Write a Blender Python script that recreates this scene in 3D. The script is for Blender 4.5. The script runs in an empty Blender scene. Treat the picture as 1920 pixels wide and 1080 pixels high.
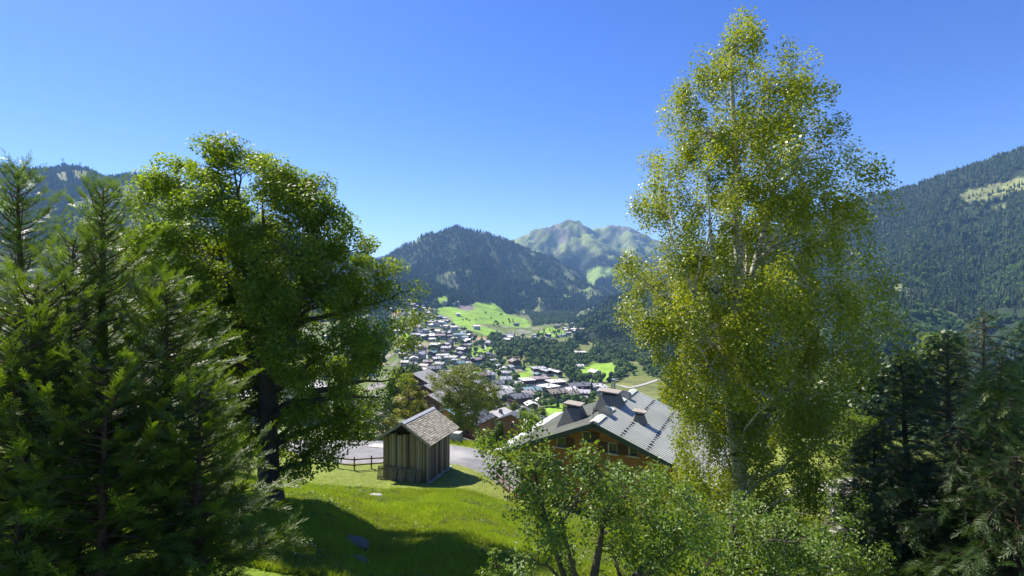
import bpy, math, random
import numpy as np
from mathutils import Vector, Matrix

HAZE_D = 0.000088
# ------------------------------------------------------------------ camera, sky, sun
scene = bpy.context.scene
COL = scene.collection
cam_d = bpy.data.cameras.new("camera")
cam = bpy.data.objects.new("camera", cam_d)
COL.objects.link(cam)
cam_d.sensor_width = 36.0
cam_d.lens = 18.0
cam_d.clip_start = 0.1
cam_d.clip_end = 60000.0
cam.location = (0, 0, 0)
cam.rotation_euler = (math.radians(90), 0, 0)
scene.camera = cam

SUN_AZ = math.radians(47)      # measured from the view direction (+Y) towards the left (-X)
SUN_EL = math.radians(51)
SUN = Vector((-math.sin(SUN_AZ) * math.cos(SUN_EL), math.cos(SUN_AZ) * math.cos(SUN_EL), math.sin(SUN_EL)))

world = bpy.data.worlds.new("World")
scene.world = world
world.use_nodes = True
wn = world.node_tree.nodes
wl = world.node_tree.links
for n in list(wn):
    wn.remove(n)
wo = wn.new("ShaderNodeOutputWorld")
bg = wn.new("ShaderNodeBackground")
sky = wn.new("ShaderNodeTexSky")
sky.sky_type = 'NISHITA'
sky.sun_disc = False
sky.sun_elevation = SUN_EL
sky.sun_rotation = -SUN_AZ
sky.altitude = 1300
sky.air_density = 1.0
sky.dust_density = 0.35
sky.ozone_density = 3.2
hs = wn.new("ShaderNodeHueSaturation")
hs.inputs["Hue"].default_value = 0.519
hs.inputs["Saturation"].default_value = 1.28
hs.inputs["Value"].default_value = 0.74
bg.inputs["Strength"].default_value = 0.135
wl.new(sky.outputs[0], hs.inputs["Color"])
wl.new(hs.outputs[0], bg.inputs["Color"])
wl.new(bg.outputs[0], wo.inputs["Surface"])

sl = bpy.data.lights.new("sun", 'SUN')
sl.energy = 5.0
sl.angle = math.radians(0.53)
sl.color = (1.0, 0.925, 0.79)
so = bpy.data.objects.new("sun", sl)
COL.objects.link(so)
so.rotation_euler = (-SUN).to_track_quat('-Z', 'Y').to_euler()

scene.view_settings.view_transform = 'Standard'
scene.view_settings.look = 'None'
scene.view_settings.gamma = 1.0
scene.view_settings.use_curve_mapping = False
scene.view_settings.exposure = 1.05
scene.cycles.max_bounces = 6
scene.cycles.diffuse_bounces = 3
scene.cycles.glossy_bounces = 2
scene.cycles.transmission_bounces = 4
scene.cycles.transparent_max_bounces = 6
scene.cycles.volume_bounces = 0
scene.cycles.caustics_reflective = False
scene.cycles.caustics_refractive = False

R = np.random.RandomState(11)
random.seed(5)

# ------------------------------------------------------------------ helpers
def smooth(a, b, x):
    t = np.clip((x - a) / (b - a), 0, 1)
    return t * t * (3 - 2 * t)

_perm = np.random.RandomState(3).rand(257, 257)
def vnoise(x, y):
    xi = np.floor(x).astype(np.int64); yi = np.floor(y).astype(np.int64)
    fx = x - xi; fy = y - yi
    fx = fx * fx * fx * (fx * (fx * 6 - 15) + 10); fy = fy * fy * fy * (fy * (fy * 6 - 15) + 10)
    a = _perm[xi % 256, yi % 256]; b = _perm[(xi + 1) % 256, yi % 256]
    c = _perm[xi % 256, (yi + 1) % 256]; d = _perm[(xi + 1) % 256, (yi + 1) % 256]
    return (a * (1 - fx) + b * fx) * (1 - fy) + (c * (1 - fx) + d * fx) * fy
def fbm(x, y, o=4, ridged=False):
    s = 0; amp = 1.0; tot = 0
    for i in range(o):
        n = vnoise(x * 2 ** i + 17.3 * i, y * 2 ** i + 9.1 * i)
        if ridged:
            n = 1 - np.abs(2 * n - 1)
        s = s + amp * n; tot += amp; amp *= 0.5
    return s / tot

def mesh_np(name, verts, quads=None, tris=None, smooth_shade=False):
    me = bpy.data.meshes.new(name)
    verts = np.asarray(verts, dtype=np.float32)
    fs = []; n3 = n4 = 0
    if quads is not None and len(quads):
        quads = np.asarray(quads, dtype=np.int32); n4 = len(quads)
    if tris is not None and len(tris):
        tris = np.asarray(tris, dtype=np.int32); n3 = len(tris)
    me.vertices.add(len(verts)); me.vertices.foreach_set("co", verts.ravel())
    loops = np.concatenate([a.ravel() for a, n in ((quads, n4), (tris, n3)) if n])
    me.loops.add(len(loops)); me.loops.foreach_set("vertex_index", loops)
    starts = np.concatenate([np.arange(n4) * 4, n4 * 4 + np.arange(n3) * 3]).astype(np.int32)
    me.polygons.add(n4 + n3); me.polygons.foreach_set("loop_start", starts)
    me.update(calc_edges=True)
    me.polygons.foreach_set("use_smooth", np.full(n4 + n3, smooth_shade))
    return me

def link(name, me, mats=(), parent=None, **props):
    o = bpy.data.objects.new(name, me)
    COL.objects.link(o)
    if me is not None:
        me.name = name
        for m in mats:
            me.materials.append(m)
    if parent is not None:
        o.parent = parent
    for k, v in props.items():
        if v is not None:
            o[k] = v
    return o

def thing(name, label, cat, loc=(0, 0, 0), rz=0.0, group=None):
    o = bpy.data.objects.new(name, None)
    COL.objects.link(o)
    o.empty_display_size = 0.3
    o.location = loc; o.rotation_euler = (0, 0, rz)
    o["label"] = label; o["category"] = cat
    if group: o["group"] = group
    return o

def copy_tree(o, loc=None, rz=None, label=None, group=None, scale=None):
    r = o.copy(); COL.objects.link(r)
    if loc is not None: r.location = loc
    if rz is not None: r.rotation_euler = (0, 0, rz)
    if scale is not None: r.scale = scale
    if label: r["label"] = label
    if group: r["group"] = group
    for ch in o.children:
        c = ch.copy(); COL.objects.link(c); c.parent = r
        for g in ch.children:
            d = g.copy(); COL.objects.link(d); d.parent = c
    return r

class MB:
    """collects boxes, bars, tubes and polygons in numpy lists"""
    def __init__(s): s.v = []; s.f = []; s.mi = []; s.n = 0
    def add(s, vs, fs, mi=0):
        s.v.extend([tuple(map(float, p)) for p in vs])
        for f in fs:
            s.f.append(tuple(i + s.n for i in f)); s.mi.append(mi)
        s.n += len(vs)
    def box(s, c, size, rz=0.0, M=None, mi=0):
        hx, hy, hz = size[0] / 2, size[1] / 2, size[2] / 2
        vs = [Vector((x, y, z)) for x in (-hx, hx) for y in (-hy, hy) for z in (-hz, hz)]
        if M is None:
            M = Matrix.Rotation(rz, 4, 'Z')
        vs = [M @ p + Vector(c) for p in vs]
        s.add(vs, [(0, 1, 3, 2), (4, 6, 7, 5), (0, 4, 5, 1), (2, 3, 7, 6), (0, 2, 6, 4), (1, 5, 7, 3)], mi)
    def bar(s, p, q, w, h=None, up=(0, 0, 1), mi=0):
        p = Vector(p); q = Vector(q); h = w if h is None else h
        d = (q - p); L = d.length
        if L < 1e-6: return
        d.normalize(); up = Vector(up)
        a = d.cross(up)
        if a.length < 1e-3: a = d.cross(Vector((1, 0, 0)))
        a.normalize(); b = a.cross(d)
        vs = []
        for e in (p, q):
            for sa, sb in ((-1, -1), (1, -1), (1, 1), (-1, 1)):
                vs.append(e + a * (sa * w / 2) + b * (sb * h / 2))
        s.add(vs, [(3, 2, 1, 0), (4, 5, 6, 7), (0, 1, 5, 4), (1, 2, 6, 5), (2, 3, 7, 6), (3, 0, 4, 7)], mi)
    def tube(s, pts, radii, sides=6, cap=True, mi=0):
        pts = [Vector(p) for p in pts]; k = len(pts); rings = []
        ref = Vector((0.3, 0.9, 0.2))
        vs = []
        for i, p in enumerate(pts):
            d = (pts[min(i + 1, k - 1)] - pts[max(i - 1, 0)])
            if d.length < 1e-9: d = Vector((0, 0, 1))
            d.normalize()
            a = d.cross(ref)
            if a.length < 1e-2: a = d.cross(Vector((1, 0, 0)))
            a.normalize(); b = d.cross(a)
            for j in range(sides):
                t = 2 * math.pi * j / sides
                vs.append(p + (a * math.cos(t) + b * math.sin(t)) * radii[i])
        fs = []
        for i in range(k - 1):
            for j in range(sides):
                j2 = (j + 1) % sides
                fs.append((i * sides + j, i * sides + j2, (i + 1) * sides + j2, (i + 1) * sides + j))
        if cap:
            fs.append(tuple(range(sides))[::-1]); fs.append(tuple((k - 1) * sides + j for j in range(sides)))
        s.add(vs, fs, mi)
    def mesh(s, name, smooth_shade=False):
        me = bpy.data.meshes.new(name)
        me.from_pydata(s.v, [], s.f)
        if any(s.mi): me.polygons.foreach_set("material_index", s.mi)
        if smooth_shade: me.polygons.foreach_set("use_smooth", [True] * len(s.f))
        me.update()
        return me
    def build(s, name, mats, parent=None, smooth_shade=False, **props):
        if not isinstance(mats, (list, tuple)): mats = [mats]
        return link(name, s.mesh(name, smooth_shade), mats, parent, **props)

# ------------------------------------------------------------------ materials
def new_mat(name):
    m = bpy.data.materials.new(name); m.use_nodes = True
    nt = m.node_tree
    for n in list(nt.nodes): nt.nodes.remove(n)
    out = nt.nodes.new("ShaderNodeOutputMaterial")
    return m, nt, out
def N(nt, t, **kw):
    n = nt.nodes.new(t)
    for k, v in kw.items(): setattr(n, k, v)
    return n
def ramp(nt, fac, stops):
    r = nt.nodes.new("ShaderNodeValToRGB")
    el = r.color_ramp.elements
    while len(el) < len(stops): el.new(0.5)
    for e, (p, c) in zip(el, stops):
        e.position = p; e.color = (*c, 1) if len(c) == 3 else c
    nt.links.new(fac, r.inputs[0])
    return r.outputs[0]
def noise(nt, scale, detail=4, vec=None, rough=0.6):
    n = nt.nodes.new("ShaderNodeTexNoise")
    n.inputs["Scale"].default_value = scale; n.inputs["Detail"].default_value = detail
    n.inputs["Roughness"].default_value = rough
    if vec is not None: nt.links.new(vec, n.inputs["Vector"])
    return n.outputs["Fac"]
def coords(nt, scale=(1, 1, 1), kind="Object"):
    tc = nt.nodes.new("ShaderNodeTexCoord"); mp = nt.nodes.new("ShaderNodeMapping")
    mp.inputs["Scale"].default_value = scale
    nt.links.new(tc.outputs[kind], mp.inputs["Vector"])
    return mp.outputs[0]
def mixc(nt, fac, a, b, mode='MIX'):
    m = nt.nodes.new("ShaderNodeMix"); m.data_type = 'RGBA'; m.blend_type = mode
    for sock, v in ((0, fac), (6, a), (7, b)):
        if isinstance(v, (int, float)): m.inputs[sock].default_value = v
        elif isinstance(v, tuple): m.inputs[sock].default_value = (*v, 1)
        else: nt.links.new(v, m.inputs[sock])
    return m.outputs[2]
def surf(name, c1, c2, scale=3.0, rough=0.8, metallic=0.0, bump=0.3, stretch=(1, 1, 1), bscale=None, c3=None, dist=0.02, spec=0.3, kind="Object"):
    m, nt, out = new_mat(name)
    b = N(nt, "ShaderNodeBsdfPrincipled")
    v = coords(nt, stretch, kind)
    f = noise(nt, scale, 5, v)
    col = ramp(nt, f, [(0.3, c1), (0.7, c2)])
    if c3:
        f2 = noise(nt, scale * 0.23, 3, v)
        fr = ramp(nt, f2, [(0.5, (0, 0, 0)), (0.68, (1, 1, 1))])
        col = mixc(nt, fr, col, c3)
    nt.links.new(col, b.inputs["Base Color"])
    b.inputs["Roughness"].default_value = rough; b.inputs["Metallic"].default_value = metallic
    b.inputs["Specular IOR Level"].default_value = spec
    if bump:
        bp = N(nt, "ShaderNodeBump"); bp.inputs["Strength"].default_value = bump; bp.inputs["Distance"].default_value = dist
        nt.links.new(noise(nt, bscale or scale * 4, 4, v), bp.inputs["Height"])
        nt.links.new(bp.outputs[0], b.inputs["Normal"])
    nt.links.new(b.outputs[0], out.inputs["Surface"])
    return m
def leafmat(name, c_dark, c_light, trans=0.45, tcol=None, rough=0.45, spec=0.5, obj_random=False, hueshift=None, clump=None, tf=0.0):
    m, nt, out = new_mat(name)
    if obj_random:
        a = N(nt, "ShaderNodeObjectInfo").outputs["Random"]
    else:
        at = N(nt, "ShaderNodeAttribute"); at.attribute_name = "v"
        a = at.outputs["Fac"]
    stops = [(0.0, c_dark), (0.75, c_light)]
    if hueshift: stops.append((1.0, hueshift))
    col = ramp(nt, a, stops)
    if clump:
        geo = N(nt, "ShaderNodeNewGeometry")
        cl = ramp(nt, noise(nt, clump[0], 2, geo.outputs["Position"]), [(0.35, (0, 0, 0)), (0.65, (1, 1, 1))])
        col = mixc(nt, cl, col, mixc(nt, 0.6, col, clump[1]))
    b = N(nt, "ShaderNodeBsdfPrincipled")
    nt.links.new(col, b.inputs["Base Color"])
    b.inputs["Roughness"].default_value = rough; b.inputs["Specular IOR Level"].default_value = spec
    t = N(nt, "ShaderNodeBsdfTranslucent")
    tc = mixc(nt, 1.0, col, tcol or (1.3, 1.25, 0.5), 'MULTIPLY')
    nt.links.new(tc, t.inputs["Color"])
    mx = N(nt, "ShaderNodeMixShader"); mx.inputs[0].default_value = trans
    nt.links.new(b.outputs[0], mx.inputs[1]); nt.links.new(t.outputs[0], mx.inputs[2])
    nt.links.new(mx.outputs[0], out.inputs["Surface"])
    return m
# ------------------------------------------------------------------ terrain heights
TP = np.array([-700, 0, 300, 580, 730, 850, 1000, 1150, 1300, 1500, 1920, 2700.]) 
TY = np.array([-20, 0, 8, 14, 20, 28, 36, 41, 44, 54, 60, 80, 110, 150, 200, 300, 450, 600, 750, 900, 1200, 1500, 1800, 2200, 3000, 4500, 9000.])
def _c(*a): return list(a)
_left  = [-4.5,-5.0,-5.5,-6.6,-7.5,-9.8,-12.5,-14.3,-15.4,-16.4,-18.0,-22,-28,-37,-48,-60,-62,-60,-52,-40,-10, 30, 60, 80, 80, 80, 80]
_mid   = [-4.5,-5.0,-6.3,-8.0,-9.72,-12.0,-14.35,-15.6,-15.78,-16.2,-18.0,-23.5,-31,-41,-57,-82,-103,-112,-112,-94,-81,-62,-45,-40,-40,-40,-40]
_midl = list(_mid)
for _i, _z in ((3, -7.3), (4, -8.6), (5, -11.1), (6, -13.9), (7, -15.35)): _midl[_i] = _z
_m2    = [-4.5,-5.0,-6.3,-8.0,-9.72,-12.0,-14.35,-15.65,-15.85,-16.3,-18.5,-24.5,-33,-43,-59,-83,-103,-112,-113,-104,-96,-88,-62,-50,-50,-50,-50]
_m3    = [-4.5,-5.0,-6.6,-8.4,-10.2,-12.8,-15.4,-16.9,-17.2,-17.4,-19.5,-27,-38,-52,-67,-86,-102,-112,-112,-110,-116,-118,-119,-110,-100,-90,-90]
_m4    = [-4.5,-5.0,-6.6,-8.6,-10.6,-13.6,-16.6,-17.6,-17.9,-18.0,-20,-28,-40,-54,-68,-86,-101,-110,-113,-118,-124,-128,-128,-120,-110,-100,-100]
_right = [-4.5,-5.0,-6.4,-8.2,-9.9,-12.3,-14.2,-15.0,-15.3,-16.0,-18,-27,-40,-56,-72,-90,-104,-112,-118,-122,-126,-128,-128,-120,-110,-100,-100]
_tab = np.array([_left, _left, _left, _midl, _mid, _m2, _m3, _m4, _m4, _right, _right, _right])
for i, f in ((1, 0.45), (2, 0.8)):
    pass
def base_z(x, y):
    yy = np.maximum(y, 6.0)
    px = 960 + 960 * x / yy
    px = np.clip(px, TP[0], TP[-1])
    y = np.clip(y, TY[0], TY[-1] - 1)
    j = np.clip(np.searchsorted(TP, px) - 1, 0, len(TP) - 2)
    i = np.clip(np.searchsorted(TY, y) - 1, 0, len(TY) - 2)
    u = np.clip((px - TP[j]) / (TP[j + 1] - TP[j]), 0, 1); u = u * u * (3 - 2 * u)
    w = (y - TY[i]) / (TY[i + 1] - TY[i])
    def P(jj):
        # monotone-ish cubic along depth
        i0 = np.maximum(i - 1, 0); i1 = i; i2 = i + 1; i3 = np.minimum(i + 2, len(TY) - 1)
        p1 = _tab[jj, i1]; p2 = _tab[jj, i2]
        h = TY[i2] - TY[i1]
        m1 = np.where(i0 == i1, (p2 - p1), (_tab[jj, i2] - _tab[jj, i0]) / (TY[i2] - TY[i0] + 1e-9) * h)
        m2 = np.where(i3 == i2, (p2 - p1), (_tab[jj, i3] - _tab[jj, i1]) / (TY[i3] - TY[i1] + 1e-9) * h)
        w2 = w * w; w3 = w2 * w
        return (2 * w3 - 3 * w2 + 1) * p1 + (w3 - 2 * w2 + w) * m1 + (-2 * w3 + 3 * w2) * p2 + (w3 - w2) * m2
    return P(j) * (1 - u) + P(j + 1) * u

def ridge(pts, step=45):
    P = np.array([((a - 960) / 960 * d, d, -(b - 540) / 960 * d) for a, b, d in pts], float)
    out = [P[0:1]]
    for a, b in zip(P[:-1], P[1:]):
        n = max(1, int(np.hypot(*(b - a)[:2]) / step))
        out.append(a + (b - a) * (np.arange(1, n + 1) / n)[:, None])
    return np.concatenate(out)
# name, slope, gully depth, gully wavelength, ridge lines
MOUNTAINS = {
 'forested_mountain': (0.50, 125, 380, [
    [(560, 545, 3100), (640, 520, 3300), (700, 499, 3250), (740, 488, 3250), (765, 483, 3200), (790, 463, 3200), (820, 444, 3200), (838, 431, 3180), (855, 425, 3150), (868, 428, 3200), (880, 430, 3200),
     (895, 432, 3250), (908, 435, 3250), (930, 442, 3300), (957, 453, 3350), (1000, 474, 3250), (1040, 497, 3100), (1075, 518, 2950), (1105, 540, 2750), (1140, 565, 2500), (1165, 590, 2300)],
    [(855, 425, 3150), (838, 466, 2850), (812, 500, 2600), (800, 530, 2420), (770, 560, 2230)],
    [(790, 463, 3200), (755, 510, 2900), (735, 545, 2500)],
    [(908, 435, 3250), (930, 475, 2950), (938, 515, 2650), (930, 550, 2350), (925, 575, 2150)],
    [(957, 453, 3350), (1000, 500, 2900), (1010, 540, 2550), (1010, 575, 2250), (1000, 600, 2050)],
    [(1040, 497, 3100), (1070, 545, 2650), (1085, 585, 2250)]]),
 'rocky_peak': (0.62, 150, 420, [
    [(900, 470, 5600), (930, 459, 5500), (957, 449, 5400), (985, 440, 5300), (1005, 433, 5250), (1016, 427, 5200), (1030, 424, 5100), (1040, 419, 5080), (1056, 415, 5040), (1063, 411, 5000), (1069, 410, 5000), (1077, 416, 5000), (1086, 426, 5000), (1097, 435, 5050),
     (1102, 434, 5500), (1120, 427, 5600), (1140, 421, 5600), (1160, 421, 5600), (1178, 425, 5500), (1195, 434, 5400), (1215, 450, 5300), (1260, 470, 5200), (1400, 500, 5000)],
    [(1068, 412, 5000), (1062, 450, 4600), (1050, 490, 4150), (1065, 530, 3600)],
    [(1018, 426, 5200), (1000, 460, 4800), (985, 490, 4300)],
    [(1086, 421, 5000), (1118, 455, 4500), (1128, 485, 4100), (1120, 520, 3600), (1135, 550, 3100)],
    [(1178, 425, 5500), (1190, 465, 4800), (1180, 510, 4000), (1170, 545, 3300), (1165, 580, 2700)]]),
 'wooded_slope': (0.46, 75, 240, [
    [(3400, -120, 1500), (2700, 60, 1600), (2300, 170, 1700), (2060, 238, 1750), (1960, 265, 1800), (1920, 278, 1800), (1880, 290, 1800), (1830, 308, 1820), (1760, 332, 1850), (1700, 353, 1880), (1640, 366, 1900), (1560, 392, 1880), (1440, 432, 1820), (1330, 484, 1700),
     (1260, 532, 1520), (1185, 587, 1350), (1130, 612, 1220), (1085, 636, 1100), (1050, 660, 980)],
    [(1760, 332, 1850), (1730, 430, 1450), (1700, 520, 1050), (1660, 600, 760)],
    [(1960, 265, 1800), (1990, 400, 1250), (2020, 520, 850)],
    [(1440, 432, 1820), (1400, 520, 1350), (1330, 600, 1000), (1290, 660, 760)]]),
 'left_hillside': (0.42, 34, 230, [
    [(-1500, 60, 1700), (-900, 180, 2000), (-500, 250, 2200), (-200, 290, 2300), (0, 312, 2350), (60, 319, 2300), (100, 316, 2300), (125, 311, 2300), (155, 315, 2250), (172, 323, 2250), (190, 338, 2250), (210, 334, 2200), (240, 328, 2200), (290, 329, 2200),
     (350, 345, 2250), (430, 385, 2300), (500, 430, 2350), (560, 475, 2400), (620, 520, 2450), (660, 550, 2500)],
    [(240, 328, 2200), (170, 360, 1900), (100, 400, 1600), (60, 450, 1350)],
    [(430, 385, 2300), (380, 445, 1900), (350, 500, 1600)]]),
 'distant_hill': (0.30, 40, 500, [
    [(300, 470, 9500), (520, 486, 9500), (640, 486, 9500), (690, 481, 9500), (722, 476, 9500), (745, 478, 9500), (765, 481, 9500), (800, 482, 9600), (860, 492, 9700), (1000, 500, 9800)]]),
}
REGION = ['ground'] + list(MOUNTAINS)
_rp = {k: np.concatenate([ridge(r) for r in v[3]]) for k, v in MOUNTAINS.items()}
_rs = {}
for k, v in MOUNTAINS.items():
    ss = []; off = 0
    for r in v[3]:
        q = ridge(r); d = np.concatenate([[0], np.cumsum(np.hypot(*np.diff(q[:, :2], axis=0).T))])
        ss.append(d + off); off += d[-1] + 977
    _rs[k] = np.concatenate(ss)

def heights(x, y, want_region=False):
    x = np.asarray(x, float); y = np.asarray(y, float); shp = x.shape
    x = x.ravel(); y = y.ravel()
    far = smooth(600, 1500, y)
    z = base_z(x, y)
    z = z + far * (fbm(x / 160, y / 160, 4) - 0.5) * 14 + smooth(70, 200, y) * (fbm(x / 60, y / 60, 3) - 0.5) * 6
    z = z + (1 - smooth(80, 120, y)) * ((fbm(x / 4.5, y / 4.5, 3) - 0.5) * 0.35)
    reg = np.zeros(len(x), int)
    idx = np.where(y > 420)[0]
    if len(idx):
        xs = x[idx]; ys = y[idx]; zz = z[idx].copy(); rr = reg[idx].copy()
        wx = (fbm(xs / 300 + 5, ys / 300, 3) - 0.5) * 150; wy = (fbm(xs / 300 + 50, ys / 300 + 7, 3) - 0.5) * 150
        for ri, (k, v) in enumerate(MOUNTAINS.items()):
            P = _rp[k]; S = _rs[k]; slope, gd, gl, _ = v
            best = np.empty(len(xs)); bi = np.empty(len(xs), int); dd = np.empty(len(xs))
            for c in range(0, len(xs), 20000):
                a = xs[c:c + 20000, None] - P[None, :, 0]; b = ys[c:c + 20000, None] - P[None, :, 1]
                d = np.sqrt(a * a + b * b)
                h = P[None, :, 2] - slope * d * (1.18 - 0.25 * np.minimum(d / 1400, 1)) 
                j = h.argmax(1); best[c:c + 20000] = h[np.arange(len(j)), j]; bi[c:c + 20000] = j
                dd[c:c + 20000] = d[np.arange(len(j)), j]
            s = smooth(15, 260, dd)
            # warp + gullies
            g = fbm((xs + wx) / gl, (ys + wy) / gl, 4, True)
            h = best + s * gd * (g - 0.62) * 1.5 + smooth(0, 60, dd) * (fbm(xs / 85, ys / 85, 4) - 0.5) * (115 if k == 'rocky_peak' else 26)
            h = h + (1 - s) * (fbm(xs / 45, ys / 45, 2) - 0.5) * (0.0018 * ys)
            up = h > zz
            # smooth blend at the foot
            kk = 14.0
            bl = np.clip(0.5 + 0.5 * (h - zz) / kk, 0, 1)
            zz = zz * (1 - bl) + h * bl + kk * bl * (1 - bl) * 0.5
            rr[up] = ri + 1
        z[idx] = zz; reg[idx] = rr
    if want_region: return z.reshape(shp), reg.reshape(shp)
    return z.reshape(shp)
def hz(x, y): return float(heights(np.array([x]), np.array([y]))[0])

# ---- land cover traced as plan areas: (cover, near depth, far depth, outline)
COVER = [
 ('meadow', 1150, 2600, [(822,577),(850,573),(880,571),(890,567),(925,567),(938,578),(952,590),(985,597),(995,612),(965,614),(930,608),(880,606),(850,598),(822,588)]),
 ('meadow', 900, 2000, [(842,592),(872,600),(905,612),(940,622),(915,630),(880,618),(850,606)]),
 ('meadow', 1500, 2700, [(806,567),(822,558),(838,553),(840,563),(833,570)]),
 ('meadow', 1200, 2300, [(1008,623),(1030,614),(1058,620),(1062,629),(1035,633),(1000,630)]),
 ('meadow', 400, 1500, [(1082,692),(1106,682),(1146,680),(1157,690),(1153,712),(1130,716),(1092,712)]),
 ('meadow', 250, 1500, [(962,702),(985,699),(1000,704),(995,712),(965,711)]),
 ('meadow', 250, 800, [(1015,752),(1045,755),(1065,766),(1060,790),(1030,780)]),
 ('meadow', 300, 1200, [(985,690),(1010,692),(1012,700),(990,700)]),
 ('meadow', 300, 1500, [(880,690),(905,700),(900,712),(882,706)]),
 ('meadow', 700, 1500, [(752,625),(768,622),(772,634),(756,640)]),
 ('meadow', 500, 1500, [(868,655),(915,648),(930,660),(900,668),(870,666)]),
 ('rough', 300, 1200, [(1152,716),(1182,703),(1232,708),(1270,745),(1210,750),(1160,735)]),
 ('rough', 300, 1500, [(1085,648),(1110,640),(1120,652),(1100,665),(1085,660)]),
 ('straw', 900, 2200, [(728,588),(745,580),(760,590),(742,596)]),
 ('straw', 700, 1800, [(888,632),(915,630),(912,642),(892,640)]),
 ('plough', 1150, 2500, [(856,573),(886,571),(891,577),(877,583),(858,579)]),
 ('piste', 2500, 6000, [(1098,512),(1110,503),(1128,499),(1150,500),(1168,515),(1172,532),(1160,530),(1148,517),(1130,520),(1116,528),(1112,538),(1102,531)]),
 ('piste', 2200, 6000, [(1044,563),(1070,551),(1108,537),(1110,541),(1072,556),(1046,567)]),
 ('scrub', 1900, 4000, [(812,508),(830,512),(846,530),(872,552),(868,560),(842,548),(824,532)]),
 ('scrub', 1900, 4000, [(935,480),(962,474),(958,490),(940,492)]),
 ('scrub', 1900, 4000, [(860,500),(885,508),(880,518),(862,512)]),
 ('clearing', 600, 2600, [(1795,366),(1820,352),(1860,345),(1915,333),(1960,330),(1960,352),(1900,362),(1850,378),(1805,380)]),
 ('clearing', 600, 2600, [(1850,382),(1895,378),(1880,392),(1856,398)]),
 ('clearing', 1000, 3500, [(104,326),(122,322),(128,344),(112,342)]),
 ('clearing', 1000, 3500, [(134,318),(170,322),(160,332),(138,336)]),
 ('clearing', 1000, 3500, [(10,340),(40,345),(66,335),(68,358),(40,360)]),
 ('meadow', 300, 2500, [(-60,370),(20,375),(26,402),(-60,410)]),
]
def inpoly(px, py, poly):
    c = np.zeros(px.shape, bool); n = len(poly)
    for i in range(n):
        x1, y1 = poly[i]; x2, y2 = poly[(i + 1) % n]
        if y1 == y2: continue
        k = ((y1 > py) != (y2 > py)) & (px < (x2 - x1) * (py - y1) / (y2 - y1) + x1)
        c ^= k
    return c
def cover_masks(x, y, z):
    yy = np.maximum(y, 1); px = 960 + 960 * x / yy; py = 540 - 960 * z / yy
    n = (fbm(x / (0.012 * yy + 1) , y / (0.03 * yy + 1), 2) - 0.5) * 7
    out = {}
    for kind, a, b, poly in COVER:
        m = inpoly(px + n * 0.6, py + n * 0.5, poly) & (y > a) & (y < b)
        out[kind] = out.get(kind, np.zeros(x.shape, bool)) | m
    return out

# ---- roads: plan polylines (x, y, half width)
def pxp(px, py, Y): return ((px - 960) / 960 * Y, Y)
LANE = [(-46, 60), (-34, 58), (-24, 55.5), (-17, 52), (-13, 49.5), (-8.5, 49), (-4, 48.5), (0, 46.5), (3.5, 44), (6, 42)]
def dist_poly(x, y, pl):
    d = np.full(x.shape, 1e9)
    for (x1, y1), (x2, y2) in zip(pl[:-1], pl[1:]):
        ux, uy = x2 - x1, y2 - y1; L2 = ux * ux + uy * uy
        t = np.clip(((x - x1) * ux + (y - y1) * uy) / L2, 0, 1)
        d = np.minimum(d, np.hypot(x - x1 - t * ux, y - y1 - t * uy))
    return d

def clear_noise(x, y):
    return fbm(x / 150 + 11, y / 300 + 4, 5) + 0.10 * fbm(x / 30, y / 30, 2)
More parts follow.
